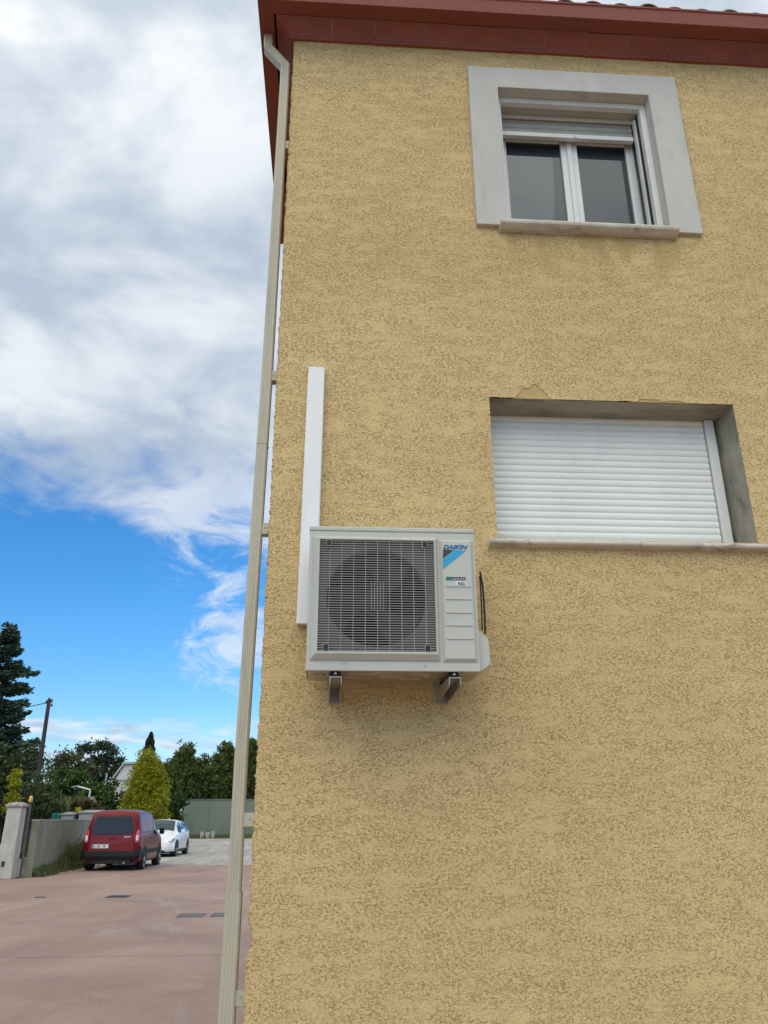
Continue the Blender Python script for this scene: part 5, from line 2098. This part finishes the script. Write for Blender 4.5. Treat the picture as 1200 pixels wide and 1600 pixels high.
def pillar():
    Y = 20.3
    tl, tr = P(11.5, 1261, Y), P(34, 1260, Y)
    zt = tl.z
    x0, x1 = tl.x, tr.x
    t = thing('gate_pillar', 'pale rendered gate pillar with a weathered stone cap', 'pillar', ((x0 + x1) / 2, Y, 0))
    mb = MB()
    w_ = x1 - x0
    dy = .42
    # slightly flared shaft
    rows = []
    for z, ex in ((0, .16), (.7, .10), (.9, .02), (zt, 0)):
        rows += [(x0 - ex, Y - ex * .3, z), (x1 + ex * .05, Y - ex * .3, z), (x1 + ex * .05, Y + dy, z), (x0 - ex, Y + dy, z)]
    fs = []
    for k in range(3):
        fs += [(k * 4 + j, k * 4 + (j + 1) % 4, (k + 1) * 4 + (j + 1) % 4, (k + 1) * 4 + j) for j in range(4)]
    fs += [(0, 3, 2, 1), (12, 13, 14, 15)]
    mb.add(rows, fs)
    obj('shaft', mb, M_['pillar'], t, bevel=.015)
    mb = MB()
    e = .045
    vs = []
    for z, k in ((zt + .001, 0), (zt + .05, .0), (zt + .085, -.03), (zt + .13, -.12)):
        vs += [(x0 - e - k, Y - e - k, z), (x1 + e + k, Y - e - k, z), (x1 + e + k, Y + dy + e + k, z), (x0 - e - k, Y + dy + e + k, z)] if k == 0 else \
              [(x0 - e - k, Y - e - k, z), (x1 + e + k, Y - e - k, z), (x1 + e + k, Y + dy + e + k, z), (x0 - e - k, Y + dy + e + k, z)]
    fs = []
    for k in range(3):
        fs += [(k * 4 + j, k * 4 + (j + 1) % 4, (k + 1) * 4 + (j + 1) % 4, (k + 1) * 4 + j) for j in range(4)]
    fs += [(0, 3, 2, 1), (12, 13, 14, 15)]
    mb.add(vs, fs)
    obj('cap', mb, mat('cap_stone', (.33, .29, .26), .95, var=.3, vscale=7, bump=.8, bscale=30, dirt=(.08, .07, .07), dscale=6, damt=.9), t, bevel=.012)
    mb = MB()
    q_ = P(5, 1350, Y - .02)
    mb.box(q_.x - .03, q_.x + .035, Y - .075, Y - .02, q_.z - .06, q_.z + .07)
    obj('gate_sensor', mb, M_['black'], t, bevel=.006)
    # post
    Yp = 20.83
    c = P(45.5, 1256, Yp)
    t = thing('gate_post', 'grey steel gate post with an amber beacon on top', 'gate post', (c.x, Yp, 0))
    mb = MB()
    x = c.x
    mb.box(x - .05, x - .02, Yp - .05, Yp + .05, 0, c.z)
    mb.box(x + .025, x + .055, Yp - .05, Yp + .05, 0, c.z)
    mb.box(x - .02, x + .025, Yp - .02, Yp + .05, 0, c.z)
    obj('channel', mb, M_['postgrey'], t, bevel=.004)
    mb = MB()
    mb.box(x - .015, x + .02, Yp - .052, Yp - .022, .02, .48)
    obj('stop_bar', mb, M_['pvc'], t)
    mb = MB()
    mb.box(x - .02, x + .03, Yp - .054, Yp - .022, .50, .62)
    obj('latch', mb, M_['black'], t)
    mb = MB()
    mb.box(x - .07, x - .051, Yp - .054, Yp - .022, .95, 1.02)
    obj('latch', mb, M_['black'], t)
    mb = MB()
    mb.box(x - .035, x + .075, Yp - .04, Yp + .06, c.z + .001, c.z + .05)
    bb = obj('beacon_base', mb, M_['black'], t)
    mb = MB()
    mb.ring([(.052, .0), (.055, .05), (.052, .12), (.035, .165), (0, .175)], (x + .025, Yp + .01, c.z + .051), 14, 'z')
    obj('beacon_lens', mb, M_['amber'], t)


pillar()


# boxes and sheets showing over the garden wall
def over_wall():
    Y = 30.5
    def bx(name, label, cat, px0, px1, pt, m, Yo=Y, dz=0, roof=True):
        a = P(px0, pt, Yo)
        b = P(px1, pt, Yo)
        t = thing(name, label, cat, ((a.x + b.x) / 2, Yo, 0))
        mb = MB()
        mb.box(a.x, b.x, Yo, Yo + 1.1, 0, a.z - .05)
        obj('panel', mb, m, t)
        mb = MB()
        mb.prism([(Yo - .05, a.z - .049), (Yo + 1.15, a.z - .049 + .06), (Yo + 1.15, a.z + .08), (Yo - .05, a.z)], 'x', a.x - .04, b.x + .04)
        obj('lid', mb, M_['palegrey'], t)
    bx('storage_box', 'grey garden storage box showing over the wall left of the yucca', 'storage box', 96, 116, 1271.5, M_['greyroof'], group if False else Y)
    bx('storage_box', 'grey garden storage box showing over the wall right of the yucca', 'storage box', 124, 150, 1268.5, M_['greyroof'])
    a, b = P(80, 1271, 29.5), P(92, 1270, 29.5)
    t = thing('teal_sheet', 'teal plastic sheet propped behind the garden wall', 'plastic sheet', ((a.x + b.x) / 2, 29.5, 0))
    mb = MB()
    n = 10
    vs = []
    for i in range(n + 1):
        x = a.x + (b.x - a.x) * i / n
        yy = 29.5 + .05 * math.sin(i * 1.9)
        zt = a.z + (b.z - a.z) * i / n + .02 * math.sin(i * 2.3)
        vs += [(x, yy, .3), (x + .03, yy + .02, zt), (x + .03, yy + .05, zt), (x, yy + .05, .3)]
    fs = []
    for i in range(n):
        fs += [(i * 4 + j, i * 4 + (j + 1) % 4, (i + 1) * 4 + (j + 1) % 4, (i + 1) * 4 + j) for j in range(4)]
    fs += [(0, 1, 2, 3), tuple(range(4 * n, 4 * n + 4))[::-1]]
    mb.add(vs, fs)
    obj('sheet', mb, M_['teal'], t)


over_wall()

# ------------------------------------------------------------------ green wall at the back
a, b_ = P(281, 1248.5, 70.6), P(440, 1249.5, 70.6)
t = thing('boundary_wall', 'tall grey green painted wall at the far end of the gravel', 'wall', (a.x, 70.6, 0))
mb = MB()
mb.box(a.x, b_.x + 14, 70.6, 70.85, 0, a.z - .10)
obj('wall_face', mb, M_['greenwall'], t)
mb = MB()
mb.box(a.x - .03, b_.x + 14, 70.56, 70.89, a.z - .098, a.z)
obj('coping', mb, mat('green_coping', (.12, .145, .115), .9, var=.25, vscale=1.5), t)
mb = MB()
x = a.x + 2.6
while x < b_.x + 13:
    mb.box(x, x + .035, 70.592, 70.599, .0, a.z - .11)
    x += 3.1
obj('panel_joint', mb, mat('wall_joint', (.11, .135, .11), .9), t)
c = P(283.5, 1263, 69.8)
t = thing('marker_post', 'thin white post against the left end of the green wall', 'post', (c.x, 69.8, 0))
mb = MB()
mb.tube([(c.x, 69.8, 0), (c.x, 69.8, c.z)], .05, 8)
obj('shaft', mb, M_['pvc'], t)
mb = MB()
mb.ring([(.06, 0), (.06, .04), (0, .06)], (c.x, 69.8, c.z), 8, 'z')
obj('cap', mb, M_['pvc'], t)
c = G(312, 1312.5)
for k, (dx, h, w_) in enumerate(((-.45, .55, .30), (.0, .50, .34), (.45, .58, .28))):
    mb = MB()
    mb.box(c.x + dx - w_ / 2, c.x + dx + w_ / 2, 68.6, 68.9, .0, h)
    o = obj('concrete_block', mb, M_['block'], None, bevel=.03, origin=(c.x + dx, 68.7, 0.008))
    tag(o, ('leftmost of three pale blocks standing at the foot of the green wall', 'middle one of three pale blocks at the foot of the green wall',
            'rightmost of three pale blocks at the foot of the green wall')[k], 'block', 'pale blocks at the green wall')

# ------------------------------------------------------------------ white building
def building():
    Y = 82
    xl = P(175.5, 1264, Y).x
    xl2 = P(181, 1216, Y).x
    xt = P(195, 1194, Y).x
    zt = P(195, 1194, Y).z
    ze = P(181, 1216, Y).z
    x0 = (xl + xl2) / 2
    x1 = P(262, 1230, Y).x
    t = thing('white_building', 'white gabled building behind the yellow bamboo clump', 'building', (x0, Y, 0))
    mb = MB()
    mb.prism([(x0, 0), (x1, 0), (x1, zt), (xt, zt), (x0, ze)], 'y', Y, Y + 8)
    obj('wall', mb, M_['whitewall'], t)
    mb = MB()
    mb.prism([(x0 - .25, ze - .08), (xt, zt + .02), (x1 + .2, zt + .02), (x1 + .2, zt + .22), (xt - .05, zt + .22), (x0 - .28, ze + .14)], 'y', Y - .25, Y + 8.2)
    obj('roof', mb, mat('pale_roof', (.45, .44, .41), .9, var=.1), t)
    for (xa, za, zb) in ((x0 + .55, 3.1, 4.3), (x0 + 2.2, 3.1, 4.3), (x0 + .55, .6, 1.9), (x0 + 2.2, .2, 2.2)):
        mb = MB()
        mb.box(xa, xa + .7, Y - .03, Y + .02, za, zb)
        wd = obj('window', mb, M_['palegrey'], t)
        mb = MB()
        mb.box(xa + .07, xa + .63, Y - .036, Y - .031, za + .07, zb - .07)
        q = obj('pane', mb, M_['carglass'], wd, origin=t.location)
        q.location = (0, 0, 0)
    mb = MB()
    mb.box(x0 - .08, x1, Y - .10, Y - .002, ze - .25, ze - .12)
    obj('string_course', mb, M_['palegrey'], t)


building()

# ------------------------------------------------------------------ weeds and grass
def weeds():
    n = 5200
    line = [(-8.33, 20.95), (-8.45, 22.4), (-8.72, 25.2), (-9.0, 28.2), (-9.3, 31)]
    L = np.array(line)
    s = rng.uniform(0, 1, n) ** .9
    idx = s * 4
    i0 = np.clip(idx.astype(int), 0, 3)
    fr = (idx - i0)[:, None]
    p = L[i0] * (1 - fr) + L[i0 + 1] * fr
    dens = .45 + .55 * np.sin(p[:, 1] * 2.1) * np.sin(p[:, 1] * .9 + 1)
    big = np.exp(-((p[:, 1] - 26.3) / 1.9) ** 2)
    off = np.abs(rng.normal(0, .13 + .12 * big, n))
    h = (.10 + .22 * rng.uniform(0, 1, n) ** 2) * (1 + 2.6 * big) * np.exp(-off * 2)
    keep = (rng.uniform(0, 1, n) < np.clip(dens + big, .25, 1))
    p, off, h = p[keep], off[keep], h[keep]
    m = len(h)
    bx = p[:, 0] + .04 + off
    by = p[:, 1] + rng.normal(0, .05, m)
    ang = rng.uniform(0, 6.28, m)
    ln = rng.uniform(.1, .5, m) * h
    w_ = .008 + .012 * rng.uniform(0, 1, m)
    sx, sy = -np.sin(ang) * w_, np.cos(ang) * w_
    b0 = np.stack([bx - sx, by - sy, np.full(m, .003)], 1)
    b1 = np.stack([bx + sx, by + sy, np.full(m, .003)], 1)
    m1 = np.stack([bx + sx * .8 + np.cos(ang) * ln * .35, by + sy * .8 + np.sin(ang) * ln * .35, h * .62], 1)
    tp = np.stack([bx + np.cos(ang) * ln, by + np.sin(ang) * ln, h], 1)
    V = np.stack([b0, b1, m1, tp], 1).reshape(-1, 3)
    # little leaves on the taller stalks
    k = 9000
    ii = rng.integers(0, m, k)
    q = rng.uniform(.2, 1, k)
    pp = np.stack([bx[ii] + np.cos(ang[ii]) * ln[ii] * q, by[ii] + np.sin(ang[ii]) * ln[ii] * q, h[ii] * q], 1) + rng.normal(size=(k, 3)) * .02
    V2 = leaves(pp, .032, 2.2, .2)
    o = leaf_obj('weeds', np.concatenate([V, V2]), LM['weed'], None, (0, 0, 0))
    tag(o, 'weeds and tall grass growing along the foot of the garden wall', 'weeds', kind='stuff')
    # thin grass at the foot of the green wall
    n = 9000
    x = rng.uniform(-13.2, 2, n)
    y = 70.4 - np.abs(rng.normal(0, .8, n))
    h = rng.uniform(.08, .38, n)
    a = rng.uniform(0, 6.28, n)
    w_ = .03
    V = np.stack([np.stack([x - w_, y, h * 0], 1), np.stack([x + w_, y, h * 0], 1), np.stack([x + w_ * .6 + .03 * np.cos(a), y, h * .6], 1), np.stack([x + .08 * np.cos(a), y + .05 * np.sin(a), h], 1)], 1).reshape(-1, 3)
    o = leaf_obj('grass', V, LM['weed'], None, (0, 0, 0))
    tag(o, 'thin grass along the foot of the green wall', 'grass', kind='stuff')
    # soft far vegetation that closes the skyline
    pts = []
    for px in range(-60, 470, 12):
        c = P(px, 1262, 130)
        pts.append((c.x, 130 + rng.uniform(-6, 6), 1.5, 4.5, 3, 3.6 + rng.uniform(-1, 1.0)))
    p = blob_pts(pts, 16, 1.3, .8, .5)
    p = p[p[:, 2] > 0]
    o = leaf_obj('woodland', leaves(p, .62, 1.6), LM['dark'], None, (0, 0, 0))
    tag(o, 'far dark belt of woodland behind the gardens', 'woodland', kind='stuff')


weeds()
